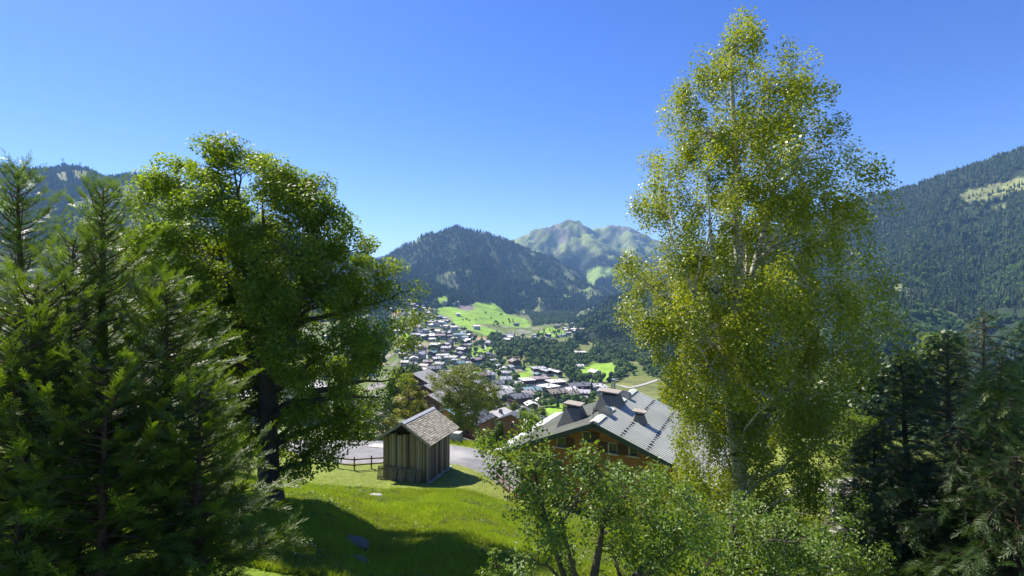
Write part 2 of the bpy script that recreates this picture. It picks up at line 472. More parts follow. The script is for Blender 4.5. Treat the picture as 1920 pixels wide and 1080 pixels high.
# ---- ground colours (albedo of the land cover, no light in it)
def ground_colours(x, y, z, reg):
    n = len(x)
    c = np.zeros((n, 3))
    lawn = np.array([0.16, 0.25, 0.025]); lawn2 = np.array([0.23, 0.30, 0.04]); dry = np.array([0.19, 0.20, 0.06])
    f = fbm(x / 3.0, y / 3.0, 3)[:, None]; g = fbm(x / 11.0, y / 11.0, 2)[:, None]
    near = lawn * (1 - f) + lawn2 * f
    near = near * (1 - 0.4 * smooth(0.5, 0.8, g)) + dry * 0.4 * smooth(0.5, 0.8, g)
    # dry mown grass beside the barn
    mown = (smooth(35, 38.5, y) * (1 - smooth(60, 75, y)))[:, None]
    near = near * (1 - 0.75 * mown) + (np.array([0.17, 0.20, 0.05]) * (0.75 + 0.5 * f)) * 0.75 * mown
    town = np.array([0.11, 0.15, 0.035]) * (0.7 + 0.6 * fbm(x / 25, y / 25, 3)[:, None])
    yel = np.array([0.24, 0.22, 0.09]); k = smooth(0.62, 0.75, fbm(x / 40 + 9, y / 40, 3))[:, None]
    town = town * (1 - k) + yel * k
    k = smooth(0.64, 0.70, fbm(x / 22 + 70, y / 22 + 3, 3))[:, None]
    town = town * (1 - k) + np.array([0.25, 0.24, 0.22]) * k
    w = smooth(60, 140, y)[:, None]
    c = near * (1 - w) + town * w
    forest = np.array([0.022, 0.040, 0.014]) * (0.8 + 0.4 * fbm(x / 60, y / 60, 2)[:, None])
    fm = (reg > 0)
    cn = smooth(0.725, 0.75, clear_noise(x, y) - 0.04 * (reg == 3))[:, None]
    forest = forest * (1 - cn) + np.array([0.13, 0.16, 0.07]) * cn
    c[fm] = forest[fm]
    # peak: pasture, scree and forest by height
    pk = reg == 2
    if pk.any():
        hh = z[pk] + (fbm(x[pk] / 220, y[pk] / 220, 4) - 0.5) * 420
        past = np.array([0.22, 0.27, 0.085]) * (0.75 + 0.5 * fbm(x[pk] / 90, y[pk] / 90, 4)[:, None])
        rock = np.array([0.16, 0.15, 0.14])
        r = smooth(0.52, 0.66, fbm(x[pk] / 120 + 31, y[pk] / 260, 4))[:, None]
        past = past * (1 - r) + rock * r
        q2 = smooth(0.60, 0.68, fbm(x[pk] / 75 + 5, y[pk] / 150, 4, True))[:, None]
        past = past * (1 - 0.65 * q2) + np.array([0.045, 0.06, 0.035]) * 0.65 * q2
        u = smooth(225, 295, hh)[:, None]
        c[pk] = forest[pk] * (1 - u) + past * u
    m = cover_masks(x, y, z)
    tint = {'meadow': (0.20, 0.34, 0.035), 'rough': (0.15, 0.17, 0.05), 'straw': (0.34, 0.25, 0.12), 'plough': (0.20, 0.17, 0.16),
            'piste': (0.21, 0.30, 0.08), 'scrub': (0.075, 0.105, 0.045), 'clearing': (0.20, 0.22, 0.09)}
    for k, v in tint.items():
        if k in m:
            q = m[k]; c[q] = np.array(v) * (0.72 + 0.56 * fbm(x[q] / 30, y[q] / 30, 4)[:, None])
    return c

def grid_mesh(name, X, Y, keep=None, sink=0.0):
    z, reg = heights(X, Y, True)
    z = z - sink
    nr, nc = X.shape
    V = np.stack([X, Y, z], -1).reshape(-1, 3)
    i = np.arange(nr - 1)[:, None] * nc + np.arange(nc - 1)[None]
    Q = np.stack([i, i + 1, i + nc + 1, i + nc], -1).reshape(-1, 4)
    col = ground_colours(V[:, 0], V[:, 1], V[:, 2], reg.ravel())
    return V, Q, col, reg.ravel()

def emit(name, V, Q, C, mat, **props):
    used = np.unique(Q); mp = np.full(len(V), -1); mp[used] = np.arange(len(used))
    me = mesh_np(name, V[used], quads=mp[Q], smooth_shade=True)
    at = me.color_attributes.new("cover", 'FLOAT_COLOR', 'POINT')
    at.data.foreach_set("color", np.concatenate([C[used], np.ones((len(used), 1))], 1).astype(np.float32).ravel())
    return link(name, me, [mat], None, **props)

def ground_mat(name, near):
    m, nt, out = new_mat(name)
    at = N(nt, "ShaderNodeAttribute"); at.attribute_name = "cover"
    geo = N(nt, "ShaderNodeNewGeometry")
    b = N(nt, "ShaderNodeBsdfPrincipled"); b.inputs["Roughness"].default_value = 0.9; b.inputs["Specular IOR Level"].default_value = 0.15
    s = 2.2 if near else 0.06
    f = noise(nt, s, 8, geo.outputs["Position"], 0.7)
    v = ramp(nt, f, [(0.28, (0.62, 0.62, 0.62)), (0.72, (1.35, 1.33, 1.25))])
    col = mixc(nt, 1.0, at.outputs["Color"], v, 'MULTIPLY')
    nt.links.new(col, b.inputs["Base Color"])
    bp = N(nt, "ShaderNodeBump"); bp.inputs["Strength"].default_value = 0.6; bp.inputs["Distance"].default_value = 0.12 if near else 6.0
    nt.links.new(noise(nt, 9.0 if near else 0.035, 6, geo.outputs["Position"], 0.7), bp.inputs["Height"])
    nt.links.new(bp.outputs[0], b.inputs["Normal"])
    nt.links.new(b.outputs[0], out.inputs["Surface"])
    return m
M_NEAR = ground_mat("turf", True); M_FAR = ground_mat("land", False)
gx, gy = np.meshgrid(np.concatenate([np.arange(-112, -40, 1.5), np.arange(-40, 40, 0.4), np.arange(40, 113, 1.5)]),
                     np.concatenate([np.arange(-20, 10, 1.0), np.arange(10, 62.2, 0.4)]))
V, Q, C, _ = grid_mesh("ground", gx, gy)
emit("ground", V, Q, C, M_NEAR, kind='structure')
tt = np.concatenate([np.linspace(-2.6, -1.08, 50)[:-1], np.arange(-1.08, 1.08, 0.0044), np.linspace(1.08, 2.6, 50)])
yy = [60.6]
while yy[-1] < 10500:
    d = yy[-1]
    yy.append(d + (d * 0.018 if d < 700 else 13 if d < 2000 else 19 if d < 3700 else 34 if d < 4920 else 9 if d < 5080 else 36 if d < 5700 else 300))
T, Yg = np.meshgrid(tt, np.array(yy))
V, Q, C, rg = grid_mesh("land", T * Yg, Yg)
V[:, 2] -= 0.35 * (1 - smooth(62, 75, V[:, 1]))
fr = rg[Q].max(1)
fr = np.where(fr == 1, np.where((rg[Q] == 1).sum(1) >= 2, 1, 0), fr)
for ri, nm in enumerate(['valley_ground', 'forested_mountain', 'rocky_mountain_peak', 'wooded_mountain_slope', 'hillside', 'distant_hill']):
    q = Q[fr == ri]
    if len(q): emit(nm, V, q, C, M_FAR, kind='structure')

# ---- where a line of sight meets the terrain (uses the terrain grid itself)
_vz = V[:, 2].reshape(Yg.shape)
_hor = np.maximum.accumulate(_vz / Yg, axis=0)
_yyv = np.array(yy)
def ground_at(px, py, ymin=70, ymax=7000):
    t = (np.atleast_1d(px).astype(float) - 960) / 960.0; e = -(np.atleast_1d(py) - 540) / 960.0
    j = np.clip(np.searchsorted(tt, t) - 1, 0, len(tt) - 2); u = (t - tt[j]) / (tt[j + 1] - tt[j])
    i0, i1 = np.searchsorted(_yyv, [ymin, ymax])
    H = (_vz[i0:i1, j] * (1 - u) + _vz[i0:i1, j + 1] * u).T
    Y = _yyv[i0:i1]
    D = H - e[:, None] * Y[None]
    hit = D >= 0
    i = hit.argmax(1); ok = hit.any(1); r = np.arange(len(t)); ip = np.maximum(i - 1, 0)
    d1 = D[r, i]; d0 = D[r, ip]
    w = np.clip(np.where(i > 0, -d0 / (d1 - d0 + 1e-9), 1), 0, 1)
    y = Y[ip] + (Y[i] - Y[ip]) * w
    return t * y, y, ok
def hz_fast(x, y):
    j = int(np.clip(np.searchsorted(tt, x / y) - 1, 0, len(tt) - 2)); i = int(np.clip(np.searchsorted(_yyv, y) - 1, 0, len(_yyv) - 2))
    u = (x / y - tt[j]) / (tt[j + 1] - tt[j]); w = (y - _yyv[i]) / (_yyv[i + 1] - _yyv[i])
    return float((_vz[i, j] * (1 - u) + _vz[i, j + 1] * u) * (1 - w) + (_vz[i + 1, j] * (1 - u) + _vz[i + 1, j + 1] * u) * w)
# ------------------------------------------------------------------ air: one closed haze box round the whole scene
m, nt, out = new_mat("haze_air")
pv = N(nt, "ShaderNodeVolumePrincipled")
pv.inputs["Color"].default_value = (0.30, 0.56, 1.0, 1)
pv.inputs["Density"].default_value = HAZE_D
pv.inputs["Anisotropy"].default_value = 0.1
nt.links.new(pv.outputs[0], out.inputs["Volume"])
hb = MB(); hb.box((0, 5200, 250), (60000, 10900, 900))
hb.build("haze", m, None, kind='stuff')

# ------------------------------------------------------------------ woods
def hidden(x, y, z, h=26):
    j = np.clip(np.searchsorted(tt, x / y), 0, len(tt) - 1)
    i = np.clip(np.searchsorted(_yyv, y) - 3, 0, len(_yyv) - 1)
    return (z + h) / y < _hor[i, j]

def conifer_mesh(name, seed, tiers=9, pts=9, H=1.0, Rr=0.17):
    rs = np.random.RandomState(seed); v = []; f = []
    for k in range(tiers):
        u = k / (tiers - 1)
        zt = 0.10 + 0.80 * u; top = min(1.0, zt + 0.20 * (1 - 0.45 * u)); r = Rr * (1 - u) ** 0.85 + 0.018
        ph = rs.rand() * 6.28; b = len(v)
        cx, cy = rs.randn(2) * 0.006
        v.append((cx, cy, top))
        for j in range(pts * 2):
            a = ph + math.pi * j / pts
            rr = r * (1.0 if j % 2 == 0 else 0.5) * (0.75 + 0.5 * rs.rand())
            v.append((cx + rr * math.cos(a), cy + rr * math.sin(a), zt - (0.045 if j % 2 == 0 else -0.01) + rs.randn() * 0.008))
        for j in range(pts * 2):
            f.append((b, b + 1 + j, b + 1 + (j + 1) % (pts * 2)))
    b = len(v)
    for zt in (-0.15, 0.3):
        for j in range(4):
            a = j * math.pi / 2; v.append((0.014 * math.cos(a), 0.014 * math.sin(a), zt))
    V_ = np.array(v); F_ = np.array(f)
    q = [(b + j, b + (j + 1) % 4, b + 4 + (j + 1) % 4, b + 4 + j) for j in range(4)]
    return mesh_np(name, V_, quads=np.array(q), tris=F_)

def blob_tree_mesh(name, seed, nleaf=420, size=0.085):
    """crown of small leaf clumps over a lumpy core, unit height"""
    rs = np.random.RandomState(seed)
    lobes = [(0, 0, 0.58, 0.27)] + [(rs.randn() * 0.13, rs.randn() * 0.13, 0.42 + 0.42 * rs.rand(), 0.13 + 0.09 * rs.rand()) for _ in range(7)]
    P = []; Nn = []
    for i in range(nleaf):
        l = lobes[rs.randint(len(lobes))]
        d = rs.randn(3); d /= np.linalg.norm(d)
        r = l[3] * (0.72 + 0.36 * rs.rand())
        P.append((l[0] + d[0] * r, l[1] + d[1] * r, l[2] + d[2] * r * 1.1)); Nn.append(d)
    P = np.array(P); Nn = np.array(Nn) + rs.randn(nleaf, 3) * 0.35
    Nn /= np.linalg.norm(Nn, axis=1)[:, None]
    a = np.cross(Nn, rs.randn(nleaf, 3)); a /= np.linalg.norm(a, axis=1)[:, None]; b = np.cross(Nn, a)
    s = size * (0.6 + 0.8 * rs.rand(nleaf))[:, None]
    vv = np.stack([P + a * s, P + b * s * 0.7, P - a * s, P - b * s * 0.7], 1).reshape(-1, 3)
    q = np.arange(nleaf * 4).reshape(-1, 4)
    n0 = len(vv); tv = []
    for zt, r in ((-0.12, 0.02), (0.6, 0.012)):
        for j in range(4): tv.append((r * math.cos(j * 1.571), r * math.sin(j * 1.571), zt))
    tq = [(n0 + j, n0 + (j + 1) % 4, n0 + 4 + (j + 1) % 4, n0 + 4 + j) for j in range(4)]
    return mesh_np(name, np.concatenate([vv, tv]), quads=np.concatenate([q, tq]))

M_CONIF = leafmat("spruce_foliage", (0.022, 0.048, 0.018), (0.060, 0.105, 0.030), trans=0.12, obj_random=True, rough=0.6, spec=0.25, hueshift=(0.11, 0.17, 0.045))
M_BROAD = leafmat("broadleaf_foliage", (0.055, 0.115, 0.022), (0.105, 0.19, 0.035), trans=0.28, obj_random=True, rough=0.6, spec=0.3, hueshift=(0.17, 0.23, 0.05))
CON = [link_ for link_ in (conifer_mesh("spruce_a", 1), conifer_mesh("spruce_b", 2, 8, 7, 1, 0.20), conifer_mesh("spruce_c", 7, 10, 8, 1, 0.145))]
BRO = [blob_tree_mesh("round_a", 3), blob_tree_mesh("round_b", 4), blob_tree_mesh("round_c", 9)]
for me in CON: me.materials.append(M_CONIF)
for me in BRO: me.materials.append(M_BROAD)

def scatter(name, P, S, ROT, meshes, SX=None, **props):
    """one object: trees instanced on points (geometry nodes)"""
    me = bpy.data.meshes.new(name)
    me.vertices.add(len(P)); me.vertices.foreach_set("co", np.asarray(P, np.float32).ravel())
    SX = S if SX is None else SX
    sc_ = np.stack([SX, SX, S], 1).astype(np.float32)
    for nm, typ, arr in (("scl", 'FLOAT_VECTOR', sc_), ("rot", 'FLOAT_VECTOR', np.asarray(ROT, np.float32))):
        at = me.attributes.new(nm, typ, 'POINT'); at.data.foreach_set("vector", arr.ravel())
    at = me.attributes.new("pick", 'INT', 'POINT'); at.data.foreach_set("value", R.randint(0, len(meshes), len(P)).astype(np.int32))
    ng = bpy.data.node_groups.new(name + "_nodes", 'GeometryNodeTree')
    ng.interface.new_socket("Geometry", in_out='INPUT', socket_type='NodeSocketGeometry')
    ng.interface.new_socket("Geometry", in_out='OUTPUT', socket_type='NodeSocketGeometry')
    gi = ng.nodes.new("NodeGroupInput"); go = ng.nodes.new("NodeGroupOutput")
    jn = ng.nodes.new("GeometryNodeJoinGeometry")
    def attr(n, t):
        a = ng.nodes.new("GeometryNodeInputNamedAttribute"); a.data_type = t; a.inputs["Name"].default_value = n
        return a.outputs["Attribute"]
    a_s = attr("scl", 'FLOAT_VECTOR'); a_r = attr("rot", 'FLOAT_VECTOR'); a_p = attr("pick", 'INT')
    for k, ms in enumerate(meshes):
        so_ = bpy.data.objects.new(name + "_source", ms)
        oi = ng.nodes.new("GeometryNodeObjectInfo"); oi.inputs["Object"].default_value = so_; oi.inputs["As Instance"].default_value = True
        ip = ng.nodes.new("GeometryNodeInstanceOnPoints")
        cmp_ = ng.nodes.new("FunctionNodeCompare"); cmp_.data_type = 'INT'; cmp_.operation = 'EQUAL'
        ng.links.new(a_p, cmp_.inputs[2]); cmp_.inputs[3].default_value = k
        ng.links.new(gi.outputs[0], ip.inputs["Points"]); ng.links.new(oi.outputs["Geometry"], ip.inputs["Instance"])
        ng.links.new(cmp_.outputs[0], ip.inputs["Selection"])
        ng.links.new(a_s, ip.inputs["Scale"]); ng.links.new(a_r, ip.inputs["Rotation"])
        ng.links.new(ip.outputs[0], jn.inputs[0])
    ng.links.new(jn.outputs[0], go.inputs[0])
    o = link(name, me, [], None, **props)
    md = o.modifiers.new("scatter", 'NODES'); md.node_group = ng
    return o

VALLEY_WOODS = [
 [(930,648),(985,640),(1060,645),(1100,632),(1190,590),(1240,640),(1260,720),(1160,716),(1100,722),(1075,738),(1066,712),(1060,700),(1010,690),(985,672),(940,668),(905,662)],
 [(905,632),(935,628),(945,636),(930,645),(900,645)],
 [(985,586),(1200,578),(1190,602),(1100,606),(1050,606),(1000,612),(996,600)],
 [(896,680),(930,674),(940,690),(905,690)],
 [(690,600),(735,566),(735,640),(700,700),(660,720),(600,700)],
]
def wood_points(n, x0, x1, y0, y1):
    x = R.uniform(x0, x1, n); y = R.uniform(y0, y1, n)
    k = np.abs(x / y) < 1.55; x = x[k]; y = y[k]
    z, reg = heights(x, y, True)
    cm = cover_masks(x, y, z)
    bad = np.zeros(len(x), bool)
    for q in cm: 
        if q in ('scrub', 'clearing'): bad |= cm[q] & (R.rand(len(x)) < (0.5 if q == 'scrub' else 0.93))
        else: bad |= cm[q]
    px = 960 + 960 * x / y; py = 540 - 960 * z / y
    inw = np.zeros(len(x), bool)
    for w in VALLEY_WOODS: inw |= inpoly(px, py, w)
    inw |= (px > 1245) & (y > 230)
    inw &= (reg == 0) & (y > 200)
    pk = reg == 2
    hh = z + (fbm(x / 220, y / 220, 4) - 0.5) * 420
    inf = (reg > 0) & ((reg != 2) | (hh < 290)) & (reg != 5)
    ok = (inw | inf) & ~bad & ~hidden(x, y, z)
    ok &= fbm(x / 55 + 3, y / 55, 3) > 0.27
    ok &= (reg == 0) | (clear_noise(x, y) < np.where(reg == 3, 0.78, 0.735)) | (R.rand(len(x)) < 0.10)
    return x[ok], y[ok], z[ok], reg[ok], px[ok]

def forest(tag_, xs, dens_near, region, label):
    pass
xa, ya, za, ra, pa = [np.concatenate(t) for t in zip(
    wood_points(90000, -1000, 2000, 230, 1300),
    wood_points(200000, -3400, 3400, 1300, 2700),
    wood_points(70000, -3000, 3000, 2700, 4200))]
far_s = 1 + 0.25 * smooth(1500, 3500, ya)
bl = fbm(xa / 130, ya / 130, 3)
isb = np.where(ra == 0, R.rand(len(xa)) < np.where(pa > 1245, 0.55, 0.80), (R.rand(len(xa)) < np.where(ra == 3, 0.16 + 0.75 * smooth(0.55, 0.66, bl) * (za < 60), 0.06)))
names = {0: ('valley_wood', 'dark and light green wood filling the valley floor'), 1: ('mountain_forest', 'spruce forest covering the central mountain'), 2: ('high_forest', 'spruce forest below the rocky peak'),
         3: ('slope_forest', 'tall spruce forest on the steep wooded slope'), 4: ('hillside_forest', 'spruce forest on the hillside behind the ash tree')}
for r_, (nm, lb) in names.items():
    for b_, suf, ms in ((False, 'conifers', CON), (True, 'broadleaf_trees', BRO)):
        k = (ra == r_) & (isb == b_)
        if k.sum() < 5: continue
        n = int(k.sum())
        Hh = (np.where(b_, 11.0, 17.0) + R.randn(n) * (2.2 if b_ else 3.6)) * far_s[k]
        Hh = np.clip(Hh * (0.78 if r_ == 0 else 1.0), 5, 30)
        W = Hh * (R.uniform(0.9, 1.25, n))
        P = np.stack([xa[k], ya[k], za[k] - 0.6], 1)
        rot = np.stack([R.randn(n) * 0.03, R.randn(n) * 0.03, R.uniform(0, 6.28, n)], 1)
        scatter(nm + ('_conifers' if not b_ else '_broadleaf'), P, Hh, rot, ms, W, kind='stuff', label=lb if not b_ else lb.replace('spruce forest', 'scattered broadleaf trees'))
print("forest points", len(xa))
# ------------------------------------------------------------------ village houses
def roofmat(name, c, rough, metallic=0.0, wear=0.18):
    c2 = tuple(min(0.85, k * (1 + wear)) for k in c); c1 = tuple(k * (1 - wear) for k in c)
    return surf(name, c1, c2, 0.5, rough, metallic, 0.15, (1, 1, 1), spec=0.5)
RM = {
 'pale': roofmat("pale_metal_roof", (0.66, 0.63, 0.58), 0.5),
 'grey': roofmat("grey_metal_roof", (0.38, 0.375, 0.38), 0.45),
 'slate': roofmat("slate_roof", (0.14, 0.14, 0.145), 0.45),
 'brown': roofmat("brown_shingle_roof", (0.22, 0.185, 0.15), 0.6),
 'stone': roofmat("stone_slab_roof", (0.30, 0.29, 0.27), 0.55),
 'rust': roofmat("rust_red_roof", (0.30, 0.13, 0.09), 0.5),
 'teal': roofmat("blue_green_roof", (0.20, 0.30, 0.30), 0.4),
 'mauve': roofmat("mauve_brown_roof", (0.27, 0.21, 0.20), 0.5),
}
WM = {
 'dark': surf("dark_timber_wall", (0.060, 0.036, 0.022), (0.11, 0.065, 0.038), 1.2, 0.8, stretch=(1, 1, 6)),
 'honey': surf("honey_timber_wall", (0.20, 0.095, 0.035), (0.30, 0.15, 0.06), 1.2, 0.75, stretch=(1, 1, 6)),
 'white': surf("white_render_wall", (0.40, 0.385, 0.35), (0.52, 0.50, 0.46), 0.6, 0.9),
 'stonew': surf("grey_stone_wall", (0.24, 0.23, 0.21), (0.36, 0.34, 0.31), 1.5, 0.9),
}
M_GLASS = surf("dark_window_glass", (0.02, 0.025, 0.03), (0.04, 0.045, 0.05), 1, 0.12, bump=0, spec=0.8)
M_SNOW = None
def house_parts(L, W, hw, pitch, oh=1.1, flat=False, low=2.9):
    """local frame: ridge along Y, gable faces -Y; returns (wall, roof, chimney, window) builders; base at z=0, plinth to -5"""
    w = MB(); r = MB(); c = MB(); wi = MB()
    hx, hy = W / 2, L / 2
    rise = 0 if flat else hx * math.tan(pitch)
    w.box((0, 0, low / 2 - 2.5), (W + 0.06, L + 0.06, low + 5), mi=1)
    z0 = low
    vs = [(-hx, -hy, z0), (hx, -hy, z0), (hx, hy, z0), (-hx, hy, z0), (-hx, -hy, hw), (hx, -hy, hw), (hx, hy, hw), (-hx, hy, hw)]
    fs = [(0, 1, 5, 4), (1, 2, 6, 5), (2, 3, 7, 6), (3, 0, 4, 7)]
    if not flat:
        vs += [(0, -hy, hw + rise), (0, hy, hw + rise)]; fs += [(4, 5, 8), (6, 7, 9), (5, 6, 9, 8), (7, 4, 8, 9)]
    else: fs += [(4, 5, 6, 7)]
    w.add(vs, fs, 0)
    th = 0.28
    if flat:
        r.box((0, 0, hw + th / 2 + 0.02), (W + 1.6, L + 1.6, th + 0.3))
    else:
        for sgn in (-1, 1):
            e = hx + oh; zt = hw + rise + 0.05; ze = zt - e * math.tan(pitch)
            x1 = sgn * e
            a = [(0.0, -hy - oh, zt), (x1, -hy - oh, ze), (x1, hy + oh, ze), (0.0, hy + oh, zt)]
            b = [(p[0], p[1], p[2] + th) for p in a]
            vs = a + b
            fs = [(0, 1, 2, 3), (4, 7, 6, 5), (0, 4, 5, 1), (1, 5, 6, 2), (2, 6, 7, 3)]
            if sgn < 0: fs = [f[::-1] for f in fs]
            r.add(vs, fs)
    # balcony band along the gable and windows
    for k, zz in enumerate(np.arange(low + 0.9, hw + rise * 0.3, 2.6)):
        nwin = max(2, int(W / 3.2))
        for i in range(nwin):
            xx = -hx + (i + 0.5) * W / nwin
            for sy in (-1, 1):
                wi.box((xx, sy * (hy + 0.02), zz + 0.4), (1.2, 0.10, 1.25))
        nl = max(2, int(L / 3.6))
        for i in range(nl):
            yy_ = -hy + (i + 0.5) * L / nl
            for sx in (-1, 1):
                wi.box((sx * (hx + 0.02), yy_, zz + 0.3), (0.10, 1.1, 1.15))
    return w, r, c, wi, rise
VAR = {}
def variant(key, L, W, hw, pitch, flat=False, chim=1):
    w, r, c, wi, rise = house_parts(L, W, hw, math.radians(pitch), flat=flat)
    bal = MB()
    if not flat:
        bal.box((0, -L / 2 - 0.65, 2.9 + 0.5), (W * 0.96, 1.2, 0.9)); 
        if hw > 6.5: bal.box((0, -L / 2 - 0.6, 5.5 + 0.45), (W * 0.9, 1.0, 0.85))
    for i in range(chim):
        c.box(((-1) ** i * W * 0.16, L * (0.12 - 0.33 * i), hw + rise + (0.35 if not flat else 0.9)), (0.9, 1.1, 2.2))
        c.box(((-1) ** i * W * 0.16, L * (0.12 - 0.33 * i), hw + rise + (1.6 if not flat else 2.1)), (1.3, 1.5, 0.16))
    VAR[key] = (w, r, c, wi, bal, hw + rise, max(L, W))
variant('chalet', 12, 10.5, 6.2, 22)
variant('big', 16, 13, 8.4, 20, chim=2)
variant('small', 8.5, 7.5, 3.8, 24)
variant('long', 24, 12, 7.5, 20, chim=2)
variant('flat', 17, 17, 7.0, 0, True, chim=2)
variant('unit', 8, 6.5, 6.5, 14)
variant('barnlet', 6.5, 5.5, 2.9, 24, chim=0)
_cache = {}
def vil_mesh(key, part, mats):
    k = (key, part, tuple(m.name for m in mats))
    if k not in _cache:
        idx = {'wall': 0, 'roof': 1, 'chimney': 2, 'window': 3, 'balcony': 4}[part]
        b = VAR[key][idx]
        if not b.v: return None
        me = b.mesh(part)
        for m in mats: me.materials.append(m)
        _cache[k] = me
    return _cache[k]
RDESC = {'pale': 'pale grey', 'grey': 'mid grey', 'slate': 'dark slate', 'brown': 'brown shingle', 'stone': 'stone grey', 'rust': 'rust red', 'teal': 'blue green', 'mauve': 'mauve brown'}
SDESC = {'chalet': 'chalet', 'big': 'large chalet', 'small': 'small chalet', 'long': 'long chalet block', 'flat': 'flat roofed block', 'unit': 'narrow terraced chalet', 'barnlet': 'little hut'}
HOUSES = []
def house(x, y, key, roof, wall, yaw, where, label=None, lift=0.0, scale=1.0):
    z = hz_fast(x, y) + 0.4 + lift
    o = thing('village_house', label or f"{SDESC[key]} with {RDESC[roof]} roof and {'dark' if wall == 'dark' else 'honey' if wall == 'honey' else 'white'} walls {where}", 'house', (x, y, z), yaw,
              'houses of the village' if label is None else None)
    o.scale = (scale,) * 3
    top = WM[wall]; base = WM['white'] if wall != 'stonew' else WM['stonew']
    near = y < 900
    for part, mats in (('wall', [top, base]), ('roof', [RM[roof]]), ('chimney', [WM['stonew']]), ('window', [M_GLASS]), ('balcony', [WM['dark']])):
        if part in ('chimney', 'balcony', 'window') and not near: continue
        me = vil_mesh(key, part, mats)
        if me is None: continue
        p = bpy.data.objects.new({'window': 'window_rows'}.get(part, part), me); COL.objects.link(p); p.parent = o
        if part in ('window', 'chimney'): p['kind'] = 'stuff'
    HOUSES.append((x, y, VAR[key][6] * 0.55 * scale))
    return o
